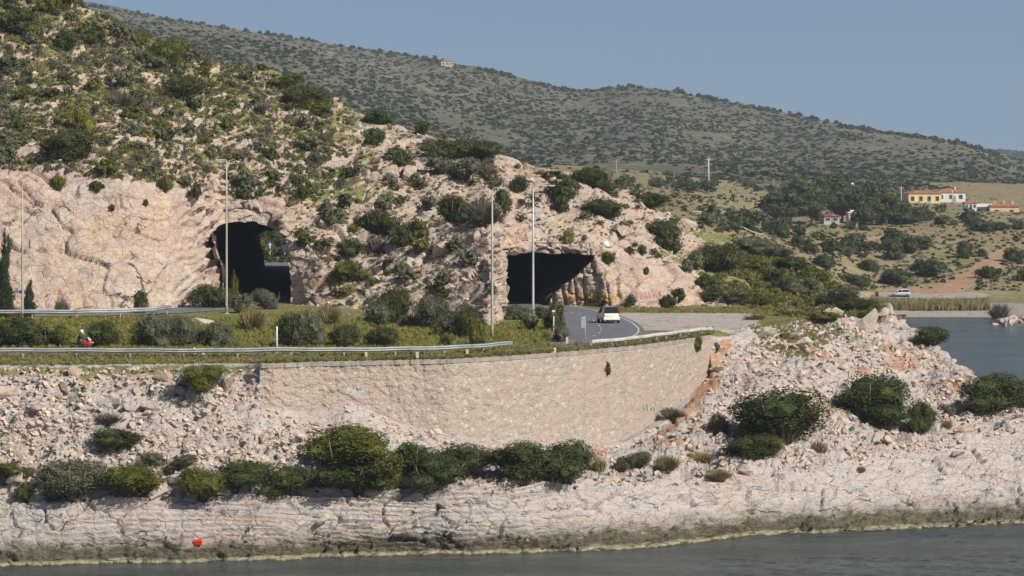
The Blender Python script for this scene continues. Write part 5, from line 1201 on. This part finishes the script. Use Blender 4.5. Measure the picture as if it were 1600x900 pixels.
tl, pl, Hl = lamp(35, 505, 296, -4, 'thin beige lamp post near the left edge carrying a small blue sign', M_BEIGE)
M_BLUE = plain('sign_blue', (.03, .075, .26), .4, 0, .06); M_SIGNRED = plain('sign_red', (.42, .05, .05), .4, 0, .06); M_SIGNBACK = plain('sign_back', (.45, .46, .47), .5, .3, .1); M_DARK = plain('sign_dark', (.05, .06, .09), .5, 0, .1)
sg = thing('road_sign', 'small square blue sign fixed to the thin lamp post at the left', 'sign', pl + Vector((-.15, -.2, 0)))
zt = (505 - 456) / F * pl.y
b = MB(); b.box((0, 0, zt), (.34, .04, .30), None, .01); b.build('sign_plate', M_BLUE, sg); b = MB(); b.box((.08, .1, zt), (.05, .18, .05)); b.build('bracket', M_GALV, sg)
def post(px, yb, hpx, rad, mat, name, label, cat, trees=[T_A], group=None, square=False):
    h_ = at(px, yb, trees); p = h_[0]; H = hpx / F * p.y; b = MB()
    if square: b.box((0, 0, H / 2 - .1), (rad * 2, rad * 1.4, H + .2), None, .01)
    else: b.tube([(0, 0, -.25), (0, 0, H * .98), (0, 0, H)], [rad, rad, rad * .7], 10)
    o = link(name, b.mesh(name, mat), None, p); return tag(o, label, cat, group), p, H
post(432.5, 553, 43, .075, M_WHITE, 'post', 'plain white post standing behind the long barrier', 'post')
for px, yb, lab in ((572, 563, 'pale marker stub on the wall top, below the dark pair of shrubs'), (652, 563, 'pale marker stub on the wall top, halfway along the verge'), (730, 559, 'pale marker stub on the wall top, under the small bright shrub'), (867, 556, 'pale marker stub on the wall top just left of the white barrier'), (304, 556, 'thin pale marker behind the olive edge shrub'), (318, 557, 'second thin pale marker behind the olive edge shrub'), (886, 540, 'low white marker on the tip of the verge')):
    post(px, yb, 13, .10, M_PALEPOST, 'marker_post', lab, 'marker post', square=True)
# two signs on the bend
h_ = at(865, 524, [T_A]); p = h_[0]; k = p.y / F
t = thing('road_sign', 'small dark sign with a red band on a yellowish post at the bend', 'sign', p)
b = MB(); b.tube([(0, 0, -.2), (0, 0, 41 * k)], .06, 8); b.build('post', M_PALEPOST, t)
b = MB(); b.box((0, -.09, 36 * k), (.36, .04, .55), None, .01); pl_ = b.build('sign_plate', M_DARK, t)
b = MB(); b.box((0, -.125, 34 * k), (.30, .02, .10)); b.build('red_band', M_SIGNRED, pl_); b = MB(); b.box((0, -.125, 38 * k), (.26, .02, .16)); b.build('white_panel', M_WHITE, pl_)
h_ = at(914, 531, [T_A]); p = h_[0]; k = p.y / F
t = thing('road_sign', 'grey upright sign plate on a thin post left of the white car', 'sign', p)
b = MB(); b.tube([(0, 0, -.2), (0, 0, 36 * k)], .045, 8); b.build('post', M_GALV, t)
b = MB(); b.box((-.12, -.07, 27 * k), (.40, .03, .95), None, .01); q_ = b.build('sign_plate', M_SIGNBACK, t)
b = MB(); [b.box((-.12, -.1, 27 * k + z_), (.40, .03, .06)) for z_ in (-.3, .3)]; b.build('rail', M_GALV, q_)
# round blue sign seen through the west tunnel, with a bush behind
def through(px, y, D): return Vector(W(px, D, y=y))
zg = 13.75
p = through(422, 420, 428); t = thing('road_sign', 'round blue arrow sign seen through the west tunnel', 'sign', (p.x, 428, zg))
b = MB(); b.tube([(0, 0, -.2), (0, 0, ZY(392, 428) - zg)], .05, 8); b.build('post', M_GALV, t)
zc = ZY(384, 428) - zg
b = MB(); b.tube([(0, -.05, zc), (0, -.09, zc)], .5, 24); pl_ = b.build('sign_plate', M_BLUE, t)
b = MB(); b.add([(-.07, -.11, zc - .4), (.07, -.11, zc - .4), (.07, -.11, zc + .1), (.25, -.11, zc + .1), (0, -.11, zc + .46), (-.25, -.11, zc + .1), (-.07, -.11, zc + .1)], [(0, 1, 2, 3, 4, 5, 6)]); b.build('arrow', M_WHITE, pl_)
p = through(445, 420, 432); t = thing('road_sign', 'dark round sign beside the blue one, seen through the west tunnel', 'sign', (p.x, 432, zg))
b = MB(); b.tube([(0, 0, -.2), (0, 0, ZY(394, 432) - zg)], .05, 8); b.build('post', M_GALV, t)
zc = ZY(387, 432) - zg; b = MB(); b.tube([(0, -.05, zc), (0, -.09, zc)], .42, 20); b.build('sign_plate', M_DARK, t)
for px, w, k_, lab in ((424, 2.0, 'D', 'dark shrub under the round blue sign beyond the west tunnel'), (444, 2.2, 'D', 'dark shrub under the dark round sign beyond the west tunnel')):
    p = through(px, 415, 426); g_ = drop(p.x, 426, [T_M]); put_plant(g_ if g_ else Vector((p.x, 426, zg)), w, 1.5, k_, lab, None, 1, True)
for px, y, D, w_, h__, k_, lab in ((408, 412, 452, 4.5, 3.2, 'O', 'olive shrub at the left of the view through the west tunnel'), (432, 408, 470, 6.0, 4.4, 'D', 'dark shrub in the middle of the view through the west tunnel'), (452, 410, 462, 5.0, 4.0, 'G', 'grey-green shrub at the right of the view through the west tunnel'), (420, 400, 520, 8, 5.0, 'G', 'grey-green shrub farther back in the view through the west tunnel'), (446, 400, 530, 8, 5.5, 'O', 'olive shrub farther back in the view through the west tunnel')):
    x_ = (px - CX) / F * D; g_ = drop(x_, D, [T_M])
    if g_: put_plant(g_, w_, h__, k_, lab, None, 1, True)
# utility poles
def upole(px, yb, yt, label, cross=True, mat=None, trees=[T_M], rad=.16):
    h_ = at(px, yb, trees)
    if h_ is None: return
    p = h_[0]; H = (yb - yt) / F * p.y; t = thing('utility_pole', label, 'pole', p)
    b = MB(); b.tube([(0, 0, -.3), (0, 0, H)], [rad * 1.25, rad * .8], 10); b.build('pole', mat or M_WOOD, t)
    if cross: b = MB(); b.box((0, 0, H - .5), (1.8, .12, .14)); [b.tube([(x, 0, H - .44), (x, 0, H - .2)], .05, 6) for x in (-.75, 0, .75)]; b.build('crossarm', mat or M_WOOD, t)
upole(1107, 297, 247, 'tall pale concrete pole on the brown field', True, M_CONC, rad=.30)
upole(1408, 332, 291, 'pole at the left of the yellow house', True, M_CONC)
upole(1488, 320, 296, 'short pole below the white house with red roof', False, M_CONC)
upole(963, 282, 250, 'dark wooden pole behind the crest above the east tunnel', True)
upole(1209, 296, 279, 'short pole behind the pine grove', True)
# far roadside bits
h_ = at(1125, 338, [T_M]); p = h_[0]; t = thing('road_sign', 'small white sign beside the distant barrier', 'sign', p)
b = MB(); b.tube([(0, 0, -.2), (0, 0, 1.6)], .06, 6); b.build('post', M_GALV, t); b = MB(); b.box((0, -.08, 1.2), (.85, .05, .8), None, .02); b.build('sign_plate', M_WHITE, t)
h_ = at(1197, 341, [T_M]); p = h_[0]; t = thing('road_sign', 'large blue direction sign under the pines', 'sign', p)
b = MB(); [b.tube([(x, 0, -.2), (x, 0, 3.1)], .08, 6) for x in (-.7, .7)]; b.build('post', M_GALV, t); b = MB(); b.box((0, -.12, 2.1), (2.2, .06, 1.9), None, .02); b.build('sign_plate', M_BLUE, t)

# ================================================================ CARS
def glossy(name, c, rough=.25, metal=0.0):
    m, nt, b = newmat(name); b.inputs['Base Color'].default_value = (*c, 1); b.inputs['Roughness'].default_value = rough; b.inputs['Metallic'].default_value = metal
    b.inputs['Coat Weight'].default_value = .5; b.inputs['Coat Roughness'].default_value = .06
    N = NT(nt); co_ = N.n('ShaderNodeTexCoord').outputs['Object']; f = N.noise(co_, 2.2, 5, .7)
    N.l(N.ramp(f, [(.35, tuple(x * .82 for x in c)), (.6, c)]), b.inputs['Base Color']); return m
M_TYRE = plain('tyre_rubber', (.018, .018, .018), .85, 0, .2, 6); M_RIM = plain('alloy_rim', (.45, .46, .47), .35, .8, .1); M_WIN = glossy('car_glass', (.012, .014, .018), .06); M_BLACK = plain('black_trim', (.02, .02, .021), .6, 0, .1); M_TAIL = glossy('tail_red', (.38, .02, .015), .2)
def car(label, p, rz, paint, L=3.65, Wd=1.68, H=1.53, roof=None, name='car'):
    t = thing(name, label, 'car', p, rz); hw = Wd / 2   # +Y is forward
    # sections along the length: (y, half width, sill z, shoulder z, deck z)
    S = [(-L / 2, .80, .38, .62, .84), (-L / 2 + .06, .90, .30, .70, .92), (-L / 2 + .35, .98, .26, .74, .95), (-.6, 1.0, .24, .76, .95), (.4, 1.0, .24, .74, .93), (.95, .98, .25, .70, .90), (1.35, .94, .27, .64, .80), (L / 2 - .08, .84, .32, .58, .68), (L / 2, .70, .38, .52, .58)]
    V_, F_ = [], []; m = 12
    for y, wf, z0, z1, z2 in S:
        w_ = hw * wf
        half = [(w_ * .55, z0), (w_ * .92, z0 + .04), (w_, z0 + .2), (w_, z1), (w_ * .95, z2 - .05), (w_ * .84, z2)]
        V_ += [(x, y, z) for x, z in half] + [(-x, y, z) for x, z in half[::-1]]
    for i in range(len(S) - 1):
        for j in range(m): F_.append((i * m + j, i * m + (j + 1) % m, (i + 1) * m + (j + 1) % m, (i + 1) * m + j))
    F_ += [tuple(range(m)), tuple(range((len(S) - 1) * m, len(S) * m))]
    b = MB(); b.add(V_, F_, True); body = b.build('body', paint, t)
    # cabin: glass house and roof shell
    zb_, zt_ = .90, H; cab = [(-L / 2 + .10, .86), (.98, .84)]; top_ = [(-L / 2 + .38, .70), (.28, .70)]
    b = MB(); V_ = []
    for (y0, a0), (y1, a1) in zip(cab, top_):
        pass
    ring0 = [(-hw * .86, -L / 2 + .10, zb_), (hw * .86, -L / 2 + .10, zb_), (hw * .90, -.3, zb_), (hw * .84, 1.0, zb_), (-hw * .84, 1.0, zb_), (-hw * .90, -.3, zb_)]
    ring1 = [(-hw * .70, -L / 2 + .36, zt_ - .08), (hw * .70, -L / 2 + .36, zt_ - .08), (hw * .74, -.3, zt_ - .05), (hw * .70, .32, zt_ - .08), (-hw * .70, .32, zt_ - .08), (-hw * .74, -.3, zt_ - .05)]
    b.add(ring0 + ring1, [(i, (i + 1) % 6, 6 + (i + 1) % 6, 6 + i) for i in range(6)] + [(6, 7, 8, 9, 10, 11), (0, 5, 4, 3, 2, 1)]); b.build('cabin_glass', M_WIN, t)
    b = MB(); r0 = [(x * 1.03, y * 1.02, z - .01) for x, y, z in ring1]; r1 = [(x * .9, y * .92, zt_ + (.02 if abs(y + .3) < .1 else -.02)) for x, y, z in ring1]
    b.add(r0 + r1, [(i, (i + 1) % 6, 6 + (i + 1) % 6, 6 + i) for i in range(6)] + [(6, 7, 8, 9, 10, 11), (0, 5, 4, 3, 2, 1)]); b.build('roof', roof or paint, t)
    b = MB()
    for a, c in ((0, 6), (1, 7), (2, 8), (5, 11), (3, 9), (4, 10)):
        R_ = ring0 + ring1; b.tube([Vector(R_[a]) * 1.005, Vector(R_[c]) * 1.005], .04, 6)
    b.build('pillar', roof or paint, t)
    for sx in (-1, 1):
        for yy in (-L / 2 + .62, L / 2 - .68):
            w_ = MB(); w_.tube([(sx * (hw - .20), yy, .30), (sx * (hw - .18), yy, .30), (sx * (hw - .02), yy, .30), (sx * (hw + .0), yy, .30)], [.27, .30, .30, .27], 20)
            wo_ = w_.build('wheel', M_TYRE, t); r_ = MB(); r_.tube([(sx * (hw - .01), yy, .30), (sx * (hw + .012), yy, .30)], [.19, .17], 14); r_.build('rim', M_RIM, wo_)
        l_ = MB(); l_.box((sx * hw * .82, -L / 2 + .03, .74), (.11, .08, .2), None, .03); l_.build('tail_light', M_TAIL, t)
        l_ = MB(); l_.box((sx * hw * .62, L / 2 - .10, .60), (.30, .14, .15), None, .04); l_.build('headlight', M_GLASS, t)
        l_ = MB(); l_.box((sx * (hw + .09), .62, .98), (.18, .12, .15), None, .04); l_.build('mirror', paint, t)
    b = MB(); b.box((0, -L / 2 + .03, .42), (Wd * .92, .22, .24), None, .07); b.build('bumper', paint, t)
    b = MB(); b.box((0, -L / 2 + .02, .27), (Wd * .66, .2, .14), None, .03); b.build('lower_trim', M_BLACK, t)
    b = MB(); b.box((0, -L / 2 - .01, .64), (.50, .03, .12)); b.build('number_plate', M_WHITE, t)
    b = MB(); b.tube([(-.35, -L / 2 + .085, .93), (.28, -L / 2 + .14, 1.0)], .012, 5); b.build('wiper', M_BLACK, t)
    return t
h_ = at(951, 506, [T_A]); p = h_[0]; p = Vector((p.x, p.y + 1.2, gz(p.x, p.y + 1.2) + .065))
car('small cream white hatchback seen from behind, heading for the east tunnel', p, math.radians(9), glossy('cream_paint', (.80, .78, .62), .3), L=3.4, Wd=1.68, H=1.54, roof=glossy('dark_roof', (.05, .055, .06), .2))
h_ = at(1407, 463.5, [T_M]); p = h_[0] + Vector((0, 0, .02))
car('silver blue car parked on the gravel across the bay', p, math.radians(84), glossy('silver_paint', (.52, .60, .66), .3), L=3.9, Wd=1.7, H=1.45, roof=glossy('silver_roof', (.70, .72, .74), .25))

# ================================================================ MOTORCYCLE AND RIDER
def skin_body(name, joints, edges, mat, parent=None, sub=2, loc=None):
    me = bpy.data.meshes.new(name); me.from_pydata([j[:3] for j in joints], edges, []); o = link(name, me, parent, loc)
    m = o.modifiers.new('s', 'SKIN'); 
    for i, j in enumerate(joints): me.skin_vertices[0].data[i].radius = (j[3], j[3])
    me.skin_vertices[0].data[0].use_root = True; o.modifiers.new('d', 'SUBSURF').levels = sub
    dg = bpy.context.evaluated_depsgraph_get(); ev = o.evaluated_get(dg); nm = bpy.data.meshes.new_from_object(ev); o.modifiers.clear(); o.data = nm; nm.materials.clear(); nm.materials.append(mat)
    nm.polygons.foreach_set('use_smooth', [True] * len(nm.polygons)); return o
mx = (127 - CX) / F * 221.5; my = 221.5; mz = gz(mx, my) + .065
M_MRED = glossy('motor_red', (.58, .02, .02), .25); M_LEATHER = plain('black_leather', (.018, .018, .022), .55, 0, .1); M_HELM = glossy('helmet_white', (.80, .80, .79), .2); M_VISOR = glossy('visor', (.02, .02, .025), .08); M_SKIN = plain('skin', (.45, .28, .2), .6); M_DENIM = plain('dark_trousers', (.025, .03, .045), .8, 0, .15)
mt = thing('motorcycle', 'red motorcycle travelling right behind the long barrier', 'motorcycle', (mx, my, mz))
for x, nm in ((-.66, 'wheel'), (.68, 'wheel')):
    b = MB(); pts_ = [(x + .25 * math.cos(a), 0, .31 + .25 * math.sin(a)) for a in np.linspace(0, 2 * math.pi, 25)]; b.tube(pts_, .06, 8, False); w_ = b.build(nm, M_TYRE, mt)
    b = MB(); b.tube([(x, -.03, .31), (x, .03, .31)], .17, 16); b.build('rim', M_RIM, w_)
b = MB(); b.box((.02, 0, .42), (.62, .26, .30), None, .05); b.build('engine', M_BLACK, mt)
b = MB(); V_ = []; ST = [(-.10, .10, .70, .80), (.05, .17, .66, .92), (.25, .19, .62, .96), (.42, .15, .64, .90)]
def shell(b, ST, n=12):
    V_ = []
    for x, w_, z0, z1 in ST:
        for k in range(n): a = 2 * math.pi * k / n; V_.append((x, w_ * math.cos(a), (z0 + z1) / 2 + (z1 - z0) / 2 * math.sin(a)))
    b.add(V_, [(i * n + j, i * n + (j + 1) % n, (i + 1) * n + (j + 1) % n, (i + 1) * n + j) for i in range(len(ST) - 1) for j in range(n)] + [tuple(range(n)), tuple(range((len(ST) - 1) * n, len(ST) * n))], True)
shell(b, ST); b.build('tank', M_MRED, mt)
b = MB(); shell(b, [(.38, .16, .42, .86), (.55, .24, .48, .98), (.72, .22, .62, 1.02), (.86, .10, .74, .94)]); b.build('fairing', M_MRED, mt)
b = MB(); shell(b, [(-.86, .05, .80, .86), (-.62, .14, .70, .86), (-.30, .16, .68, .80), (-.02, .12, .68, .78)]); b.build('seat', M_BLACK, mt)
b = MB(); b.add([(.62, -.16, 1.0), (.62, .16, 1.0), (.80, .14, 1.02), (.80, -.14, 1.02), (.50, -.13, 1.26), (.50, .13, 1.26), (.53, -.13, 1.27), (.53, .13, 1.27)], [(3, 2, 7, 6), (0, 4, 5, 1), (0, 3, 6, 4), (1, 5, 7, 2), (4, 6, 7, 5), (0, 1, 2, 3)]); b.build('windshield', M_GLASS, mt)
b = MB(); [b.tube([(.52, y, .92), (.68, y, .31)], .03, 8) for y in (-.09, .09)]; b.build('fork', M_RIM, mt)
b = MB(); b.tube([(.42, -.36, 1.02), (.50, -.2, 1.0), (.50, .2, 1.0), (.42, .36, 1.02)], .018, 8); b.build('handlebar', M_BLACK, mt)
b = MB(); b.tube([(.1, -.17, .3), (-.3, -.2, .32), (-.75, -.2, .42)], [.04, .05, .06], 8); b.build('exhaust', M_RIM, mt)
b = MB(); b.box((.90, 0, .84), (.06, .16, .12), None, .03); b.build('headlight', M_GLASS, mt)
pr = thing('person', 'motorcyclist in black jacket and white helmet leaning over the red motorcycle', 'person', (mx, my, mz))
J = [(-.30, 0, .86, .15), (-.24, 0, 1.10, .15), (-.10, 0, 1.36, .17), (-.02, 0, 1.47, .08), (.02, 0, 1.56, .07),
     (-.06, .19, 1.38, .085), (.10, .27, 1.17, .065), (.36, .30, 1.08, .05), (.42, .31, 1.05, .045), (-.06, -.19, 1.38, .085), (.10, -.27, 1.17, .065), (.36, -.30, 1.08, .05), (.42, -.31, 1.05, .045),
     (-.22, .12, .84, .12), (.16, .22, .74, .09), (-.08, .21, .40, .06), (.06, .22, .32, .05), (-.22, -.12, .84, .12), (.16, -.22, .74, .09), (-.08, -.21, .40, .06), (.06, -.22, .32, .05)]
E = [(0, 1), (1, 2), (2, 3), (3, 4), (2, 5), (5, 6), (6, 7), (7, 8), (2, 9), (9, 10), (10, 11), (11, 12), (0, 13), (13, 14), (14, 15), (15, 16), (0, 17), (17, 18), (18, 19), (19, 20)]
skin_body('body', J, E, M_LEATHER, pr)
b = MB(); n = 14
def ell(b, c, r, n=16, m=10):
    V_ = [(c[0] + r[0] * math.cos(2 * math.pi * j / n) * math.sin(math.pi * i / m), c[1] + r[1] * math.sin(2 * math.pi * j / n) * math.sin(math.pi * i / m), c[2] + r[2] * math.cos(math.pi * i / m)) for i in range(m + 1) for j in range(n)]
    b.add(V_, [(i * n + j, i * n + (j + 1) % n, (i + 1) * n + (j + 1) % n, (i + 1) * n + j) for i in range(m) for j in range(n)], True)
ell(b, (.05, 0, 1.69), (.165, .145, .165)); b.box((.13, 0, 1.60), (.16, .2, .1), None, .04); ho_ = b.build('helmet', M_HELM, pr)
b = MB(); ell(b, (.10, 0, 1.70), (.13, .125, .075)); b.build('visor', M_VISOR, ho_)
for s in (-1, 1):
    hj = [(.42, s * .31, 1.05, .04), (.46, s * .33, 1.05, .042), (.50, s * .33, 1.03, .034)]; he = [(0, 1), (1, 2)]
    for k in range(4):
        y0 = s * (.295 + .022 * k); i0 = len(hj); hj += [(.51, y0, 1.045, .011), (.535, y0, 1.03, .010), (.53, y0, 1.0, .009), (.505, y0, .99, .008)]; he += [(2, i0), (i0, i0 + 1), (i0 + 1, i0 + 2), (i0 + 2, i0 + 3)]
    i0 = len(hj); hj += [(.47, s * .285, 1.02, .012), (.50, s * .275, 1.0, .010)]; he += [(1, i0), (i0, i0 + 1)]
    skin_body('glove', hj, he, M_LEATHER, pr, 1)
    b = MB(); b.box((.12, s * .22, .29), (.28, .09, .09), None, .03); b.build('boot', M_BLACK, pr)

# ================================================================ HOUSES
M_TILE = plain('roof_tile', (.42, .155, .085), .8, 0, .2, .8); M_TILED = plain('roof_tile_dark', (.22, .07, .055), .8, 0, .2, .8); M_WINDOW = plain('window_dark', (.04, .045, .05), .2, 0, .1); M_FRAME = plain('window_frame', (.62, .60, .55), .6)
def house(px, yb, D, w, d, h, wallc, roofm, label, rz=0, hip=True, win=4, floors=1, chim=0, roofh=1.5, flat=False, balcony=False, trees=None):
    x = (px - CX) / F * D; z = ZY(yb, D); t = thing('house', label, 'house', (x, D, z - .3), rz)
    mw = plain('house_wall', wallc, .85, 0, .10, .4); b = MB(); b.box((0, 0, h / 2), (w, d, h)); b.build('wall', mw, t)
    o = .35
    b = MB()
    if flat: b.box((0, 0, h + .16), (w + .3, d + .3, .32)); b.box((0, 0, h + .5), (w * .4, d * .4, .5))
    else:
        a, c = w / 2 + o, d / 2 + o; rr = (a - c * .9) if hip else a; rr = max(rr, .1)
        b.add([(-a, -c, h + .002), (a, -c, h + .002), (a, c, h + .002), (-a, c, h + .002), (-a, -c, h + .15), (a, -c, h + .15), (a, c, h + .15), (-a, c, h + .15), (-rr, 0, h + .15 + roofh), (rr, 0, h + .15 + roofh)], [(0, 3, 2, 1), (0, 1, 5, 4), (1, 2, 6, 5), (2, 3, 7, 6), (3, 0, 4, 7), (4, 5, 9, 8), (6, 7, 8, 9), (5, 6, 9), (7, 4, 8)])
    rf = b.build('roof', roofm, t)
    for k in range(chim):
        b = MB(); cx_ = -w * .3 + w * .6 * k / max(1, chim - 1) if chim > 1 else w * .2; b.box((cx_, -d * .15, h + roofh * .8), (.6, .6, 1.6)); b.box((cx_, -d * .15, h + roofh * .8 + .85), (.8, .8, .12)); b.build('chimney', mw, rf)
    fh = h / floors
    for fl in range(floors):
        for k in range(win):
            wx = -w / 2 + w * (k + .5) / win; zc_ = fl * fh + fh * .55; b = MB(); ww, wh_ = min(1.2, w / win * .55), fh * .42
            b.box((wx, -d / 2 - .03, zc_), (ww + .24, .10, wh_ + .24)); f_ = b.build('window', M_FRAME, t)
            b = MB(); b.box((wx, -d / 2 - .07, zc_), (ww, .08, wh_)); b.build('pane', M_WINDOW, f_)
    b = MB(); b.box((w * .12, -d / 2 - .05, 1.05), (.9, .10, 2.1)); b.build('door', M_WOOD, t)
    if balcony:
        b = MB(); b.box((0, -d / 2 - .7, fh + .0), (w * .9, 1.3, .18)); b.box((0, -d / 2 - 1.32, fh + .5), (w * .9, .08, .8)); b.build('balcony', M_WHITE, t)
    b = MB(); b.box((0, 0, -1.2), (w + .1, d + .1, 2.4)); b.build('foundation', M_CONC, t)
    return t
house(1440, 318, 985, 11.5, 9, 3.7, (.72, .55, .25), M_TILE, 'long yellow house with orange tiled roof', .12, win=4, roofh=1.0)
house(1482, 314, 990, 10, 9, 3.2, (.70, .68, .62), M_TILE, 'white house with red roof beside the yellow one', .05, win=3, roofh=1.3, chim=1)
house(1515, 337, 900, 3.6, 5, 4.2, (.62, .68, .72), M_TILE, 'narrow bluish white house with red pyramid roof', 0, win=3, roofh=.9, floors=2)
house(1535, 338, 905, 5.6, 6, 3.4, (.70, .66, .58), M_TILE, 'cream house with balcony between bluish and orange houses', 0, win=2, roofh=1.5, floors=1, balcony=True)
house(1568, 342, 900, 9, 8, 4.2, (.72, .47, .27), M_TILE, 'orange house with red roof, rightmost of the row', -.1, win=2, roofh=1.2, chim=3)
house(1331, 349, 742, 2.3, 3, 3.0, (.70, .58, .30), M_WHITE, 'tiny yellow tower-like house with flat white top among the pines', .1, flat=True, win=1)
house(1297, 346, 742, 4.0, 4, 1.6, (.45, .42, .40), M_TILED, 'low house with dark red roof under the pines', .1, win=2, roofh=.8)
house(1331, 299, 1010, 2.6, 4, 2.6, (.74, .74, .72), M_WHITE, 'small white flat-roofed house above the pine grove', 0, flat=True, win=1)
house(1389, 310, 1000, 4.2, 4, 1.6, (.60, .48, .42), M_TILE, 'small pinkish house above the scrub left of the pole', 0, win=2, roofh=.7)
h_ = at(697, 103, [T_H])
if h_: p = h_[0]; house(697, 103, p.y, 9.5, 8, 3.4, (.46, .41, .30), M_TILE, 'lone house with red roof on the far skyline', .25, win=3, roofh=1.6)
h_ = at(1357, 470, [T_M]); p = h_[0]; t = thing('container', 'pale yellow box standing left of the parked car across the bay', 'container', p)
b = MB(); b.box((0, 0, .6), (1.7, 1.1, 1.2), None, .04); b.build('box', plain('pale_yellow', (.62, .48, .26), .7), t); b = MB(); b.box((0, 0, 1.24), (1.8, 1.2, .1), None, .03); b.build('lid', plain('pale_yellow_lid', (.66, .54, .32), .7), t)
h_ = at(1370, 464, [T_M]); put_plant(h_[0], .9, 1.1, 'D', 'dark little bush beside the pale yellow box', None, 0, False)
# red patch on the shore rock and white bundle by the tunnel
h_ = at(309.5, 851, [T_A]); p = h_[0]; b = MB(); R_ = Matrix.Rotation(.35, 4, 'X') @ Matrix.Rotation(-.14, 4, 'Y')
b.box((0, 0, 0), (.58, .30, .26), R_, .03); b.box((0, 0, .14), (.62, .34, .05), R_, .015)
o = link('crate', b.mesh('crate', plain('red_plastic', (.78, .045, .02), .5, 0, .06)), None, p + Vector((0, -.05, .17))); tag(o, 'bright red plastic crate lying on the pale shore rock near the water', 'crate')
h_ = at(946, 385, [T_B])
if h_:
    b = MB(); ell(b, (0, 0, .25), (.38, .3, .34)); ell(b, (.2, 0, .1), (.24, .24, .2)); o = link('bundle', b.mesh('bundle', M_WHITE), None, h_[0]); tag(o, 'bright white bundle lying on the rock right of the east tunnel', 'bundle')
# small rocky point in the bay
for i in range(14):
    px = 1556 + 4.2 * i + rs.uniform(-3, 3); D = rs.uniform(512, 524); g_ = drop((px - CX) / F * D, D, [T_M])
    if g_: boulder(Vector((g_.x, g_.y, max(g_.z, -.3))), rs.uniform(1.6, 3.2), 'reddish boulder on the small point across the bay', 'boulders on the small point', None, .1)
# ================================================================ LIGHT, AIR, CAMERA
SUN_EL, SUN_AZ = 38.0, 133.0     # azimuth clockwise from +Y
w = bpy.data.worlds.new('World'); SC.world = w; w.use_nodes = True
nt = w.node_tree; bg = nt.nodes['Background']; sk = nt.nodes.new('ShaderNodeTexSky'); sk.sky_type = 'NISHITA'; sk.sun_disc = False
sk.sun_elevation = math.radians(SUN_EL); sk.sun_rotation = math.radians(SUN_AZ); sk.air_density = 1.0; sk.dust_density = .6; sk.ozone_density = 1.1; sk.altitude = 0
tc = nt.nodes.new('ShaderNodeTexCoord'); va = nt.nodes.new('ShaderNodeVectorMath'); va.operation = 'ADD'; va.inputs[1].default_value = (0, 0, SKYLIFT)
nt.links.new(tc.outputs['Generated'], va.inputs[0]); vn = nt.nodes.new('ShaderNodeVectorMath'); vn.operation = 'NORMALIZE'; nt.links.new(va.outputs[0], vn.inputs[0]); nt.links.new(vn.outputs[0], sk.inputs[0])   # keeps the band of sky above the hills clear blue
nt.links.new(sk.outputs[0], bg.inputs[0]); bg.inputs[1].default_value = .07
sl = bpy.data.lights.new('sun', 'SUN'); sl.energy = 4.3; sl.angle = math.radians(.5); sl.color = (1, .95, .87)
so = link('sun', sl)
a, e = math.radians(SUN_AZ), math.radians(SUN_EL)
sd = Vector((math.sin(a) * math.cos(e), math.cos(a) * math.cos(e), math.sin(e)))
so.rotation_euler = sd.to_track_quat('Z', 'Y').to_euler(); so.location = sd * 300
if HAZE:
    hb = MB(); hb.box((0, 2500, 98.5), (5600, 5600, 209)); 
    hm = bpy.data.materials.new('haze_air'); hm.use_nodes = True; hn = hm.node_tree
    hn.nodes.remove(hn.nodes['Principled BSDF']); pv = hn.nodes.new('ShaderNodeVolumePrincipled')
    pv.inputs['Color'].default_value = (.78, .88, 1, 1); pv.inputs['Density'].default_value = HAZE; pv.inputs['Anisotropy'].default_value = .2
    hn.links.new(pv.outputs[0], hn.nodes['Material Output'].inputs['Volume'])
    ho = hb.build('haze', hm); tag(ho, 'pale even haze filling the air over bay and hills', 'haze', None, 'stuff'); ho.display_type = 'BOUNDS'
cam = bpy.data.cameras.new('camera'); cam.lens = 36 * F / 1600; cam.sensor_width = 36; cam.sensor_fit = 'HORIZONTAL'
cam.shift_y = -(450 - HY) / 1600; cam.clip_start = 1; cam.clip_end = 20000
co = link('camera', cam, None, (0, 0, CZ)); co.rotation_euler = (math.pi / 2, 0, 0); SC.camera = co
vs = SC.view_settings; vs.view_transform = 'Standard'; vs.look = 'None'; vs.exposure = EXPO; vs.gamma = 1; vs.use_curve_mapping = False
SC.cycles.use_denoising = True; SC.cycles.volume_step_rate = 1; SC.cycles.volume_max_steps = 64; SC.cycles.max_bounces = 6; SC.cycles.volume_bounces = 0
SC.cycles.use_adaptive_sampling = True; SC.cycles.adaptive_threshold = .015
